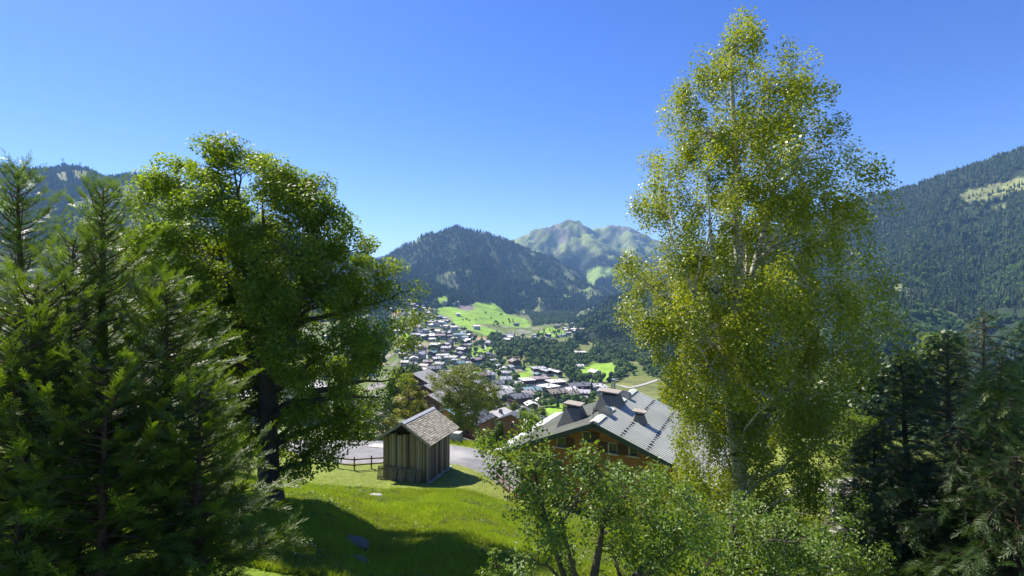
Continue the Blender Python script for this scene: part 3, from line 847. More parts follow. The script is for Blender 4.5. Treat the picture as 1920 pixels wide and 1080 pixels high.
# houses one can pick out, from where their roofs meet the valley: (px, py of the foot, kind, roof, wall, yaw deg, label)
NAMED = [
 (965, 688, 'big', 'mauve', 'dark', -20, 'tall chalet with mauve brown roof beside the clump of trees above the terraced block'),
 (956, 693, 'small', 'pale', 'white', 30, 'small white walled chalet just below the tall mauve roofed chalet'),
 (1010, 700, 'flat', 'grey', 'dark', -12, 'dark grey apartment block at the uphill end of the stepped terrace'),
 (1019, 703, 'unit', 'grey', 'dark', -30, 'stepped terrace house first from the dark apartment block'),
 (1026, 705, 'unit', 'grey', 'dark', -30, 'stepped terrace house second from the dark apartment block'),
 (1033, 703, 'unit', 'pale', 'dark', -30, 'pale roofed stepped terrace house in the middle of the row'),
 (1040, 705, 'unit', 'grey', 'dark', -30, 'stepped terrace house second from the wooded end of the row'),
 (1047, 707, 'unit', 'pale', 'dark', -30, 'pale roofed stepped terrace house beside the wood'),
 (1008, 711, 'unit', 'teal', 'dark', -30, 'blue green roofed house on the lower step of the terrace'),
 (990, 723, 'flat', 'pale', 'dark', -20, 'wide pale flat roofed apartment block with dark walls nearest the winding lane'),
 (1014, 720, 'flat', 'mauve', 'dark', -20, 'flat roofed block with pinkish roof behind the wide pale one'),
 (1042, 727, 'flat', 'pale', 'dark', -20, 'pale flat roofed block beside the wood'),
 (1028, 737, 'flat', 'pale', 'dark', -38, 'pale flat roofed block partly behind a light tree'),
 (996, 747, 'big', 'teal', 'dark', 70, 'chalet with blue green metal roof standing alone below the flat roofed blocks'),
 (1042, 752, 'big', 'brown', 'dark', 65, 'chalet with brown shingle roof above the small green lawn'),
 (1072, 750, 'chalet', 'brown', 'dark', 60, 'chalet with brown roof and skylight right of the brown shingle chalet'),
 (1068, 742, 'chalet', 'pale', 'white', 55, 'bright roofed chalet just behind the skylight chalet'),
 (1086, 736, 'long', 'slate', 'dark', 75, 'long slate roofed chalet block in the lower valley'),
 (1116, 735, 'chalet', 'grey', 'dark', 60, 'grey roofed chalet at the edge of the lower quarter'),
 (1107, 730, 'small', 'pale', 'white', 60, 'small pale roofed house behind the long slate block'),
 (1126, 738, 'chalet', 'pale', 'white', 30, 'pale roofed chalet nearest the wild meadow'),
 (948, 720, 'chalet', 'grey', 'white', 80, 'grey roofed chalet where the lane bends'),
 (950, 742, 'chalet', 'pale', 'dark', 20, 'bright white roofed chalet beside the lane'),
 (938, 753, 'long', 'stone', 'dark', 35, 'long stone grey chalet with skylights beside the lane'),
 (974, 762, 'big', 'slate', 'dark', 60, 'slate roofed chalet behind the apple branches'),
 (962, 757, 'chalet', 'teal', 'white', 70, 'bluish roofed chalet next to the slate one'),
 (830, 674, 'flat', 'pale', 'white', 5, 'long pale flat roofed building in the middle of the village'),
 (845, 678, 'flat', 'pale', 'white', 5, 'pale flat roofed building stepping down beside the longest one'),
 (852, 683, 'unit', 'pale', 'white', 0, 'small bright white building at the end of the flat roofed group'),
 (788, 674, 'big', 'grey', 'white', 10, 'grey roofed guest house with white walls near the ash tree'),
 (776, 679, 'chalet', 'pale', 'white', -10, 'pale house left of the grey roofed guest house'),
 (802, 686, 'chalet', 'mauve', 'dark', 80, 'mauve roofed chalet below the grey guest house'),
 (813, 703, 'big', 'slate', 'dark', 80, 'slate roofed chalet with bright skylights above the leafy tree'),
 (905, 716, 'big', 'mauve', 'dark', 55, 'chalet with pinkish brown roof behind the leafy tree'),
 (917, 712, 'chalet', 'grey', 'white', 50, 'pale grey roofed house adjoining the pinkish brown chalet'),
 (934, 728, 'chalet', 'slate', 'white', 85, 'slate roofed house with white walls left of the lane'),
 (936, 739, 'chalet', 'grey', 'white', 85, 'mid grey house with white walls left of the lane bend'),
 (1088, 668, 'flat', 'pale', 'dark', 0, 'dark flat roofed lodge beside the road up the wooded valley'),
 (1087, 691, 'small', 'pale', 'dark', 75, 'lone little pale roofed chalet at the upper edge of the round meadow'),
 (1115, 706, 'chalet', 'pale', 'white', -30, 'pale roofed chalet at the lower edge of the round meadow'),
 (1060, 657, 'small', 'pale', 'white', 80, 'small white house in the trees where the valley road starts'),
 (760, 592, 'big', 'pale', 'white', 20, 'bright roofed hotel on the slope above the village centre'),
 (793, 600, 'big', 'pale', 'honey', 10, 'broad hotel with bright roof near the church end of the village'),
 (822, 636, 'long', 'mauve', 'dark', 80, 'long mauve roofed hotel in the village centre'),
 (802, 637, 'long', 'pale', 'dark', 75, 'long dark walled hotel with several pale roof planes'),
 (779, 636, 'big', 'grey', 'dark', 80, 'grey roofed hotel beside the long dark walled one'),
 (862, 634, 'long', 'teal', 'stonew', 85, 'long greenish grey hall at the edge of the village centre'),
 (850, 620, 'big', 'pale', 'white', 60, 'white gabled building behind the greenish grey hall'),
 (893, 618, 'big', 'pale', 'white', 70, 'bright roofed building at the foot of the big meadow'),
 (859, 592, 'chalet', 'pale', 'white', 75, 'lone bright chalet on the big meadow'),
 (981, 589, 'small', 'pale', 'white', 60, 'lone small house at the forest edge of the big meadow'),
 (750, 568, 'long', 'brown', 'dark', 85, 'long low building at the forest edge above the village'),
 (968, 612, 'big', 'slate', 'dark', 80, 'dark chalet group at the lower tip of the big meadow'),
]
px_ = np.array([n[0] for n in NAMED], float); py_ = np.array([n[1] for n in NAMED], float)
gx_, gy_, ok_ = ground_at(px_, py_, 215)
for (a, b, key, rf, wl_, yaw, lab), x, y, ok in zip(NAMED, gx_, gy_, ok_):
    if ok: house(x, y, key, rf, wl_, math.radians(-yaw), '', lab)
ZONES = [
 (118, 'in the dense village centre', [(730,582),(762,572),(800,575),(822,592),(846,606),(884,626),(900,640),(868,646),(800,642),(762,636),(732,622)]),
 (26, 'below the village centre', [(738,645),(860,650),(900,658),(885,690),(800,700),(760,690)]),
 (26, 'above the valley wood', [(866,645),(915,640),(925,690),(960,690),(945,700),(870,682)]),
 (34, 'near the winding lane', [(885,700),(950,705),(985,740),(1150,738),(1160,752),(1060,772),(980,772),(880,752)]),
 (34, 'in the far hamlet', [(1000,628),(1045,611),(1098,606),(1104,618),(1062,633),(1010,638),(975,634),(940,648),(950,632)]),
 (12, 'along the forest edge', [(790,568),(862,569),(850,574),(795,575)]),
 (16, 'seen through the ash tree', [(480,640),(700,620),(720,700),(560,730),(500,720)]),
 (8, 'seen between the dark conifers', [(20,560),(330,590),(330,640),(20,640)]),
]
def spaced_in(zone, n, dmin, pad=None):
    P = np.array(zone); out = []
    for _ in range(60):
        px = R.uniform(P[:, 0].min(), P[:, 0].max(), 60); py = R.uniform(P[:, 1].min(), P[:, 1].max(), 60)
        k = inpoly(px, py, zone); px = px[k]; py = py[k]
        if not len(px): continue
        x, y, ok = ground_at(px, py, 215)
        cm = cover_masks(x, y, np.array([hz_fast(a, b) for a, b in zip(x, y)])); bad = np.zeros(len(x), bool)
        for q in cm.values(): bad |= q
        for a, b, o_, bd in zip(x, y, ok, bad):
            if not o_ or bd: continue
            if all((a - h[0]) ** 2 + (b - h[1]) ** 2 > (dmin + h[2]) ** 2 for h in HOUSES):
                out.append((a, b)); HOUSES.append((a, b, dmin * 0.55))
                if len(out) >= n: return out
    return out
for n, where, zone in ZONES:
    dense = 'dense' in where
    pts = spaced_in(zone, n, 8.2 if dense else 12)
    del HOUSES[len(HOUSES) - len(pts):]
    for x, y in pts:
        key = random.choices(['chalet', 'big', 'small', 'long', 'barnlet'], [5, 3.6 if dense else 1.5, 2.5, 1.2 if dense else 0.5, 0.6])[0]
        rf = random.choices(['pale', 'grey', 'slate', 'brown', 'stone', 'mauve', 'teal', 'rust'], [6, 4.5, 2.6, 1.3, 2, 1.5, 0.5, 0.3])[0]
        wl_ = random.choices(['dark', 'honey', 'white'], [5, 1.5, 3.5])[0]
        yaw = random.gauss(-0.5, 0.35) + random.choice([0, 0, 1.571])
        house(x, y, key, rf, wl_, yaw, where, scale=random.uniform(0.74, 0.98))

# ------------------------------------------------------------------ village trees one can pick out, the rest of them as one mass
TREES = []
def tree_pts(zone, n, hmin=5.0):
    out = []; P = np.array(zone)
    for _ in range(50):
        px = R.uniform(P[:, 0].min(), P[:, 0].max(), 80); py = R.uniform(P[:, 1].min(), P[:, 1].max(), 80)
        k = inpoly(px, py, zone); x, y, ok = ground_at(px[k], py[k], 100)
        for a, b, o_ in zip(x, y, ok):
            if o_ and all((a - h[0]) ** 2 + (b - h[1]) ** 2 > (h[2] + 2.5) ** 2 for h in HOUSES):
                out.append((a, b))
                if len(out) >= n: return out
    return out
TZ = [
 (130, 'in the dense village centre', ZONES[0][2], 0.45),
 (60, 'among houses below the village centre', [(738,640),(860,648),(915,640),(960,690),(900,705),(760,705)], 0.75),
 (70, 'among chalets near the winding lane', [(870,690),(960,695),(990,745),(1140,740),(1150,760),(1070,770),(900,760)], 0.7),
 (36, 'on the slope above the terraced block', [(880,664),(985,664),(1005,688),(960,704),(880,700)], 0.7),
 (60, 'in the far hamlet', ZONES[4][2], 0.3),
 (16, 'standing on the big meadow', [(845,585),(940,590),(985,610),(930,612),(870,605)], 0.8),
 (30, 'seen through the ash tree', [(480,620),(730,600),(730,720),(560,760),(480,740)], 0.7),
]
tp = []
for n, where, zone, pb in TZ:
    for x, y in tree_pts(zone, n):
        tp.append((y, x, where, random.random() < pb))
tp.sort()
names_t = ('rounded green broadleaf tree ', 'dark pointed spruce ')
rest = {True: [], False: []}
VT = {True: [m_ for m_ in BRO], False: [m_ for m_ in CON]}
for i, (y, x, where, br) in enumerate(tp):
    H = random.uniform(6, 12) if br else random.uniform(8, 16)
    z = hz_fast(x, y) - 0.3
    if i < 280:
        o = bpy.data.objects.new('broadleaf_tree' if br else 'spruce_tree', random.choice(VT[br])); COL.objects.link(o)
        o.location = (x, y, z); w_ = H * random.uniform(0.95, 1.3); o.scale = (w_, w_, H); o.rotation_euler = (0, 0, random.uniform(0, 6.28))
        o['label'] = names_t[0 if br else 1] + where; o['category'] = 'tree'; o['group'] = ('broadleaf trees ' if br else 'spruces ') + where
    else: rest[br].append((x, y, z, H))
for br, L_ in rest.items():
    if L_:
        A = np.array(L_)
        scatter('village_broadleaf_trees' if br else 'village_spruces', A[:, :3], A[:, 3], np.stack([A[:, 0] * 0, A[:, 0] * 0, R.uniform(0, 6.28, len(A))], 1), VT[br], A[:, 3] * 1.1, kind='stuff')

# ------------------------------------------------------------------ lanes in the valley
M_LANE = surf("pale_valley_lane", (0.30, 0.29, 0.28), (0.40, 0.39, 0.37), 0.3, 0.9, bump=0)
def draped(name, pxs, half, mat, ymin=200, lift=0.35, sub=6):
    q = np.array(pxs, float); t = np.linspace(0, len(q) - 1, (len(q) - 1) * sub + 1)
    px = np.interp(t, np.arange(len(q)), q[:, 0]); py = np.interp(t, np.arange(len(q)), q[:, 1])
    x, y, ok = ground_at(px, py, ymin)
    P = np.stack([x, y], 1); d = np.gradient(P, axis=0); d /= np.linalg.norm(d, axis=1)[:, None] + 1e-9
    nrm = np.stack([-d[:, 1], d[:, 0]], 1)
    a = P + nrm * half; b = P - nrm * half
    za = heights(a[:, 0], a[:, 1]) + lift; zb = heights(b[:, 0], b[:, 1]) + lift
    VV = np.concatenate([np.column_stack([a, za]), np.column_stack([b, zb])]); n = len(P)
    i = np.arange(n - 1); Q_ = np.stack([i, n + i, n + i + 1, i + 1], 1)
    return link(name, mesh_np(name, VV, quads=Q_, smooth_shade=True), [mat], None, kind='structure')
draped('valley_road', [(1072, 652), (1065, 662), (1063, 672), (1067, 684), (1069, 692)], 3.5, M_LANE, lift=1.0)
draped('village_lane', [(957, 712), (962, 724), (958, 738), (975, 746), (1000, 752), (1010, 758)], 2.6, M_LANE)
draped('village_lane', [(790, 655), (800, 668), (796, 682), (790, 690)], 2.5, M_LANE)
draped('meadow_track', [(1155, 722), (1180, 728), (1205, 722), (1235, 712)], 2.5, M_LANE, lift=0.5)
draped('village_lane', [(908, 636), (912, 645), (908, 655)], 2.5, M_LANE)
draped('village_lane', [(770, 596), (782, 606), (780, 616), (790, 628)], 3, M_LANE)
# ------------------------------------------------------------------ lane, parking, gravel
M_ASPH = surf("lane_asphalt", (0.16, 0.16, 0.17), (0.23, 0.23, 0.24), 1.1, 0.85, bump=0.3, bscale=30, c3=(0.32, 0.315, 0.31), dist=0.006)
M_CONC = surf("pale_concrete", (0.34, 0.33, 0.31), (0.46, 0.45, 0.42), 2.0, 0.9, bump=0.3)
M_GRAVEL = surf("pale_gravel", (0.34, 0.32, 0.29), (0.56, 0.54, 0.50), 9.0, 0.95, bump=0.9, bscale=40, c3=(0.14, 0.17, 0.06), dist=0.03)
def strip(name, pts, mat, lift=0.05, step=0.45, cross=12):
    q = np.array(pts, float); L = np.concatenate([[0], np.cumsum(np.hypot(*np.diff(q[:, :2], axis=0).T))])
    t = np.arange(0, L[-1], step)
    # smooth interpolation
    def ip(k):
        v = np.interp(t, L, q[:, k]); w = np.ones(9) / 9
        return np.convolve(np.pad(v, 4, 'edge'), w, 'valid')
    x, y, h = ip(0), ip(1), ip(2)
    d = np.stack([np.gradient(x), np.gradient(y)], 1); d /= np.linalg.norm(d, axis=1)[:, None]
    s = np.linspace(-1, 1, cross + 1)
    X = x[:, None] - d[:, 1:2] * h[:, None] * s[None]; Y = y[:, None] + d[:, 0:1] * h[:, None] * s[None]
    Z = heights(X, Y) + lift
    Z[:, 0] -= lift + 0.1; Z[:, -1] -= lift + 0.1
    n, c = X.shape
    i = np.arange(n - 1)[:, None] * c + np.arange(c - 1)[None]
    Qd = np.stack([i, i + 1, i + c + 1, i + c], -1).reshape(-1, 4)
    return link(name, mesh_np(name, np.stack([X, Y, Z], -1).reshape(-1, 3), quads=Qd[:, ::-1], smooth_shade=True), [mat], None, kind='structure')
LANE = [(-60, 66, 3), (-40, 62, 3), (-28, 58.5, 3.4), (-21, 55, 4.6), (-17, 52.2, 5.6), (-13, 50.6, 5.4), (-9, 50, 3.7), (-5, 49.2, 3.3), (-2.5, 48, 3.2), (0.8, 45.6, 3.0), (3.5, 43.5, 2.4)]
strip('lane', LANE, M_ASPH)
strip('gravel_yard', [(11, 22, 1.5), (13.5, 25, 4), (17, 28, 6.5), (22, 31, 7.5), (30, 36, 6)], M_GRAVEL, 0.06)
sb = MB()
pc = [(-14.7, 51.6), (-12.9, 51.0), (-12.6, 52.4), (-14.2, 53.0)]
vs = [(x, y, hz(x, y) + 0.078) for x, y in pc]; sb.add(vs, [(0, 1, 2, 3)]); sb.add([(x, y, z - 0.2) for x, y, z in vs], [(3, 2, 1, 0)])
link('concrete_patch', sb.mesh('concrete_patch'), [M_CONC], None, kind='structure')

# ------------------------------------------------------------------ old timber barn
M_PLANK = surf("weathered_plank", (0.175, 0.145, 0.09), (0.30, 0.25, 0.16), 2.0, 0.85, stretch=(5, 5, 0.5), bump=0.5, bscale=9, c3=(0.11, 0.12, 0.065))
M_PLANK2 = surf("silvered_plank", (0.22, 0.20, 0.165), (0.34, 0.315, 0.26), 2.0, 0.85, stretch=(5, 5, 0.5), bump=0.5, bscale=9)
M_PDARK = surf("dark_plank", (0.075, 0.062, 0.045), (0.15, 0.125, 0.09), 2.0, 0.9, stretch=(5, 5, 0.5), bump=0.5, bscale=9)
M_BLACK = surf("barn_inside_shade", (0.01, 0.008, 0.007), (0.02, 0.017, 0.014), 2.0, 0.9, bump=0)
def shingle_mat():
    m, nt, out = new_mat("old_shingles")
    at = N(nt, "ShaderNodeAttribute"); at.attribute_name = "v"
    b = N(nt, "ShaderNodeBsdfPrincipled"); b.inputs["Roughness"].default_value = 0.75
    c = ramp(nt, at.outputs["Fac"], [(0, (0.19, 0.17, 0.12)), (0.5, (0.35, 0.32, 0.235)), (1, (0.53, 0.49, 0.37))])
    nt.links.new(c, b.inputs["Base Color"]); nt.links.new(b.outputs[0], out.inputs["Surface"])
    return m
M_SHING = shingle_mat()
def shingles(name, x0, x1, y0, y1, zt, tan, sgn, parent, tw=0.13, course=0.17):
    """roof slope: x from ridge 0 to eave, real overlapping shingles joined in one part"""
    vs = []; fs = []; vals = []
    n = int((x1 - x0) / course); m_ = int((y1 - y0) / tw); rs = np.random.RandomState(4)
    for i in range(n, -1, -1):
        for j in range(m_ + 1):
            a = x0 + i * course + course * 1.5 + rs.randn() * 0.018; b = x0 + i * course - 0.02
            a = min(a, x1 + 0.06)
            ya = y0 + (j + 0.5 * (i % 2)) * tw + 0.006 + rs.randn() * 0.006; yb = ya + tw - 0.012
            yb = min(yb, y1 + 0.03)
            if ya >= yb - 0.02: continue
            up = 0.050 + rs.rand() * 0.02
            k = len(vs)
            za = zt - a * tan + up; zb = zt - b * tan + 0.012
            vs += [(sgn * a, ya, za), (sgn * a, yb, za), (sgn * b, yb, zb), (sgn * b, ya, zb), (sgn * a, ya, za - 0.03), (sgn * a, yb, za - 0.03)]
            q = [(k, k + 1, k + 2, k + 3), (k + 4, k + 5, k + 1, k), ]
            fs += q if sgn > 0 else [f[::-1] for f in q]
            vals += [rs.rand()] * 6
    me = mesh_np(name, np.array(vs), quads=np.array(fs))
    at = me.attributes.new("v", 'FLOAT', 'POINT'); at.data.foreach_set("value", np.array(vals, np.float32))
    return link(name, me, [M_SHING], parent, kind='stuff')
def rz_of(dx, dy): return math.atan2(dy, dx)
BZ = -15.82
barn = thing('timber_barn', 'small old timber barn with shingled gable roof standing on the lawn beside the lane', 'barn', (-8.5, 43.0, BZ), math.radians(-18))
bx0 = Vector((0.95, -0.31, 0)); by0 = Vector((0.31, 0.95, 0))
c_ = Vector((-6.84, 41.3, BZ)) - bx0 * 1.95 + by0 * 2.1
barn.location = c_; barn.location.z = BZ
RZ = 4.95; TAN = 0.62
rs = np.random.RandomState(8)
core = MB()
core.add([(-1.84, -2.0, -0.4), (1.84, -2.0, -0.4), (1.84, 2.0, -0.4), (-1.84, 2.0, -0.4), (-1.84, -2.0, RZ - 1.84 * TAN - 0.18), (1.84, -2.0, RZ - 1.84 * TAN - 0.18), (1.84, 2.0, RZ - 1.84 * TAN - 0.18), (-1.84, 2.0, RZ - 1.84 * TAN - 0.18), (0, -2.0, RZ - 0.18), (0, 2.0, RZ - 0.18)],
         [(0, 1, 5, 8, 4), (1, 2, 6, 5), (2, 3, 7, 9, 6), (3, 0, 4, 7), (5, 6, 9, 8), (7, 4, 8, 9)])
core.build('inside_shade', M_BLACK, barn)  # near-black block stands in for the shade inside the barn
def plank(p, size, mat, tilt=0.0, tilt2=0.0, round_top=False):
    w, t_, h = size; mb = MB()
    vs = [(-w/2, -t_/2, 0), (w/2, -t_/2, 0), (w/2, -t_/2, h - (0.06 if round_top else 0)), (0 if round_top else 0.0, -t_/2, h), (-w/2, -t_/2, h - (0.06 if round_top else 0))]
    vs = vs + [(x, t_/2, z) for x, _, z in vs]
    mb.add(vs, [(0, 1, 2, 3, 4), (9, 8, 7, 6, 5), (0, 5, 6, 1), (1, 6, 7, 2), (2, 7, 8, 3), (3, 8, 9, 4), (4, 9, 5, 0)])
    o = mb.build('plank', mat, barn)
    o.location = p; o.rotation_euler = (tilt2, tilt, 0)
    return o
x = -1.93
while x < 1.90:
    w = rs.uniform(0.15, 0.25); w = min(w, 1.95 - x)
    top = min(RZ - abs(x + w / 2) * TAN - 0.30, 3.95 + rs.uniform(-0.22, 0.08))
    if rs.rand() < 0.15: top -= 0.3
    plank((x + w / 2, -2.10 + rs.uniform(-0.025, 0.02), -0.1), (w - 0.02, 0.05, top + 0.1), [M_PLANK, M_PDARK, M_PLANK, M_PLANK2][rs.choice(4, p=[.5, .2, .25, .05])], rs.randn() * 0.006, 0, True)
    x += w
y = -2.05
while y < 2.05:
    w = rs.uniform(0.16, 0.26); w = min(w, 2.1 - y)
    o = plank((1.93 + rs.uniform(-0.02, 0.03), y + w / 2, -0.1), (w - rs.uniform(0.012, 0.05), 0.05, RZ - 1.98 * TAN - 0.02), [M_PLANK, M_PDARK, M_PLANK2][rs.choice(3, p=[.45, .4, .15])])
    o.rotation_euler = (0, 0, math.pi / 2)
    o2 = plank((-1.93 + rs.uniform(-0.02, 0.02), y + w / 2, -0.1), (w - 0.02, 0.05, RZ - 1.98 * TAN - 0.02), M_PLANK); o2.rotation_euler = (0, 0, math.pi / 2)
    y += w
for x_ in (-1.99, 1.99):
    cp = MB(); cp.box((x_, -2.14, (RZ - 1.9 * TAN) / 2 - 0.1), (0.13, 0.13, RZ - 2.0 * TAN - 0.05)); cp.build('corner_post', M_PLANK2 if x_ > 0 else M_PLANK, barn)
rf = MB()
E = 2.58
for sgn in (-1, 1):
    a = [(0, -2.72, RZ), (sgn * E, -2.72, RZ - E * TAN), (sgn * E, 2.78, RZ - E * TAN), (0, 2.78, RZ)]
    b = [(p[0], p[1], p[2] - 0.10) for p in a]
    f = [(0, 1, 2, 3), (7, 6, 5, 4), (0, 4, 5, 1), (1, 5, 6, 2), (2, 6, 7, 3)]
    if sgn < 0: f = [q[::-1] for q in f]
    rf.add(a + b, f)
rf.build('roof_boards', M_PLANK, barn)
shingles('shingles', 0.0, E, -2.74, 2.78, RZ, TAN, 1, barn); shingles('shingles', 0.0, E, -2.74, 2.78, RZ, TAN, -1, barn)
M_ZINC = surf("zinc_ridge", (0.42, 0.42, 0.43), (0.55, 0.55, 0.55), 2, 0.5, 0.0, bump=0.1)
rd = MB()
for sgn in (-1, 1):
    rd.bar((sgn * 0.13, -2.8, RZ + 0.075 - 0.13 * TAN), (sgn * 0.13, 2.84, RZ + 0.075 - 0.13 * TAN), 0.28, 0.03, up=(sgn * TAN, 0, 1))
rd.build('ridge_board', M_ZINC, barn)
for sgn in (-1, 1):
    vg = MB(); vg.bar((0, -2.78, RZ - 0.06), (sgn * (E + 0.05), -2.78, RZ - 0.06 - (E + 0.05) * TAN), 0.04, 0.2, up=(0, 0, 1)); vg.build('verge_board', M_PLANK2, barn)
    for k in (0.45, 1.15):
        rb = MB(); rb.box((sgn * k * 1.3, -2.35, RZ - k * 1.3 * TAN - 0.22), (0.13, 0.9, 0.15)); rb.build('purlin', M_PDARK, barn)
st = MB()
for k in range(9): st.box((1.96 + rs.uniform(-.05, .05), -1.9 + k * 0.5, -0.12), (0.35, 0.46, rs.uniform(0.28, 0.42)), rz=rs.uniform(-.1, .1))
st.build('foundation_stones', M_CONC, barn, kind='stuff')
# slatted panels leaning against the barn
Mb = Matrix.Translation(barn.location) @ Matrix.Rotation(math.radians(-18), 4, 'Z')
plab = ['slatted wooden panel at the outer corner of the barn foot, turned sideways', 'slatted wooden panel second from the outer corner of the barn foot', 'slatted wooden panel in the middle of the row against the barn foot', 'slatted wooden panel next to the narrow one at the barn foot', 'narrow slatted wooden panel closest to the pale corner post']
for i, (x_, w_, yaw) in enumerate([(-1.98, 0.78, 14), (-1.12, 0.86, 3), (-0.24, 0.74, -2), (0.62, 0.82, 2), (1.33, 0.46, 0)]):
    p = Mb @ Vector((x_, -2.62, -0.02))
    t = thing('slatted_panel', plab[i], 'wooden panel', p, math.radians(-18 + yaw), 'slatted panels leaning on the barn')
    n = int(w_ / 0.10)
    sm = MB()
    for k in range(n):
        xx = -w_ / 2 + (k + 0.5) * w_ / n
        sm.add(*(lambda a: (a, [(0, 1, 3, 2), (4, 6, 7, 5), (0, 4, 5, 1), (2, 3, 7, 6), (0, 2, 6, 4), (1, 5, 7, 3)]))(
            [(xx + sx * 0.036, 0.02 + sy * 0.014 + zz * 0.28, zz) for sx in (-1, 1) for sy in (-1, 1) for zz in (0.0, 1.14 + rs.uniform(-.03, .03))]), )
    sm.build('slat', M_PLANK, t, kind='stuff')
    for zz in (0.28, 0.92):
        rl = MB(); rl.box((0, 0.055 + zz * 0.28, zz), (w_, 0.03, 0.09)); rl.build('crossbar', M_PDARK, t)

# ------------------------------------------------------------------ rail fences
M_RAIL = surf("brown_rail", (0.085, 0.052, 0.032), (0.15, 0.095, 0.058), 3, 0.85, stretch=(2, 2, 2))
def fence(label, pts, heights_=(0.42, 0.88), ph=1.1, round_=0.055):
    pts = [Vector((x, y, hz(x, y))) for x, y in pts]
    t = thing('rail_fence', label, 'fence', pts[0])
    o = pts[0]
    for i, p in enumerate(pts):
        b = MB(); q = p - o
        b.tube([q + Vector((0, 0, -0.3)), q + Vector((rs.randn() * 0.02, 0, ph))], [round_ * 1.15, round_], 7); b.build('post', M_RAIL, t)
        if i + 1 < len(pts):
            n = pts[i + 1] - o; d = (n - q).normalized() * 0.18
            off = Vector((0, -0.07, 0))
            for h in heights_:
                r = MB(); r.bar(q - d + off + Vector((0, 0, h + rs.randn() * 0.02)), n + d + off + Vector((0, 0, h + rs.randn() * 0.02)), 0.06, 0.10); r.build('rail', M_RAIL, t)
    return t
fence('brown wooden post and rail fence on the lawn between the ash tree and the barn', [(-22.5, 50.5), (-20.3, 49.2), (-18.2, 47.8), (-16.6, 46.2), (-15.3, 45.0), (-13.65, 44.3), (-12.25, 44.6), (-10.95, 45.2)])
fence('dark three railed wooden fence stepping down beside the chalet corner', [(-1.3, 44.2), (-0.75, 42.9), (-0.2, 41.7), (0.35, 40.5)], (0.3, 0.65, 1.0), 1.15)
fence('brown wooden rail fence across the lane behind the barn and ash tree', [(-31, 63.5), (-28.5, 62), (-26, 60.9), (-23.5, 60), (-21, 59.2), (-18.6, 58.6), (-16.2, 57.6), (-13.6, 57.0)])
# brown trellis screen
p0 = Vector((-0.35, 38.6, hz(-0.35, 38.6) - 0.1))
t = thing('trellis_screen', 'brown wooden trellis screen with sloping top beside the lawn edge', 'garden screen', p0, math.radians(28))
M_TREL = surf("red_brown_trellis", (0.14, 0.065, 0.04), (0.22, 0.11, 0.065), 3, 0.8)
for k in range(10):
    b = MB(); h = 0.45 + k * 0.12
    b.box((k * 0.2, 0, h / 2), (0.13, 0.03, h)); b.build('slat', M_TREL, t)
b = MB(); b.bar((-0.1, -0.03, 0.42), (1.95, -0.03, 1.68), 0.05, 0.09); b.build('top_rail', M_PLANK2, t)
b = MB(); b.bar((-0.1, -0.03, 0.12), (1.95, -0.03, 0.16), 0.05, 0.09); b.build('bottom_rail', M_TREL, t)
b = MB(); b.bar((-1.9, 0.3, 0.06), (0.2, -0.05, 0.1), 0.18, 0.12)
tag_o = link('timber_edging', b.mesh('timber_edging'), [M_PLANK2], None, label='pale timber beam edging the lawn at the foot of the trellis', category='timber beam'); tag_o.location = p0; tag_o.rotation_euler = (0, 0, math.radians(10))
# concrete block behind the barn
b = MB(); b.box((0, 0, 0.35), (1.1, 0.9, 1.5)); b.box((0, 0, 1.13), (1.2, 1.0, 0.08))
o = link('concrete_block', b.mesh('concrete_block'), [M_CONC], None, label='grey concrete box at the lane edge behind the barn', category='utility box'); o.location = (-6.0, 54.6, hz(-6.0, 54.6)); o.rotation_euler = (0, 0, -0.3)

# ------------------------------------------------------------------ stones in the lawn
def rock(name, loc, size, label, mat, seed, group=None):
    import bmesh
    bm = bmesh.new(); bmesh.ops.create_icosphere(bm, subdivisions=4, radius=1)
    for v in bm.verts:
        a = np.array(v.co) + seed * 3.1
        n = fbm(np.array([a[0] * 1.3 + a[2]]), np.array([a[1] * 1.3 - a[2] * 0.7]), 4)[0]
        v.co *= 0.72 + 0.55 * n
        v.co.x *= size[0]; v.co.y *= size[1]; v.co.z *= size[2]
    me = bpy.data.meshes.new(name); bm.to_mesh(me); bm.free()
    o = link(name, me, [mat], None, label=label, category='rock', group=group); o.location = loc
    return o
M_ROCKP = surf("pale_rock", (0.30, 0.29, 0.27), (0.46, 0.45, 0.42), 2.5, 0.9, bump=0.6)
M_ROCKD = surf("dark_rock", (0.10, 0.088, 0.07), (0.19, 0.17, 0.135), 2.0, 0.9, bump=0.6, c3=(0.05, 0.06, 0.02))
rock('lawn_stone', (-8.7, 32.5, hz(-8.7, 32.5) + 0.0), (0.5, 0.34, 0.2), 'small pale stone lying in the sunny grass below the barn', M_ROCKP, 1)
rock('boulder', (-5.2, 16.4, hz(-5.2, 16.4) - 0.06), (0.60, 0.40, 0.24), 'low dark boulder in the shaded grass at the lower edge', M_ROCKD, 2)
rock('boulder', (-4.55, 15.0, hz(-4.55, 15.0) - 0.02), (0.32, 0.26, 0.17), 'smaller dark stone just below the low boulder', M_ROCKD, 3)

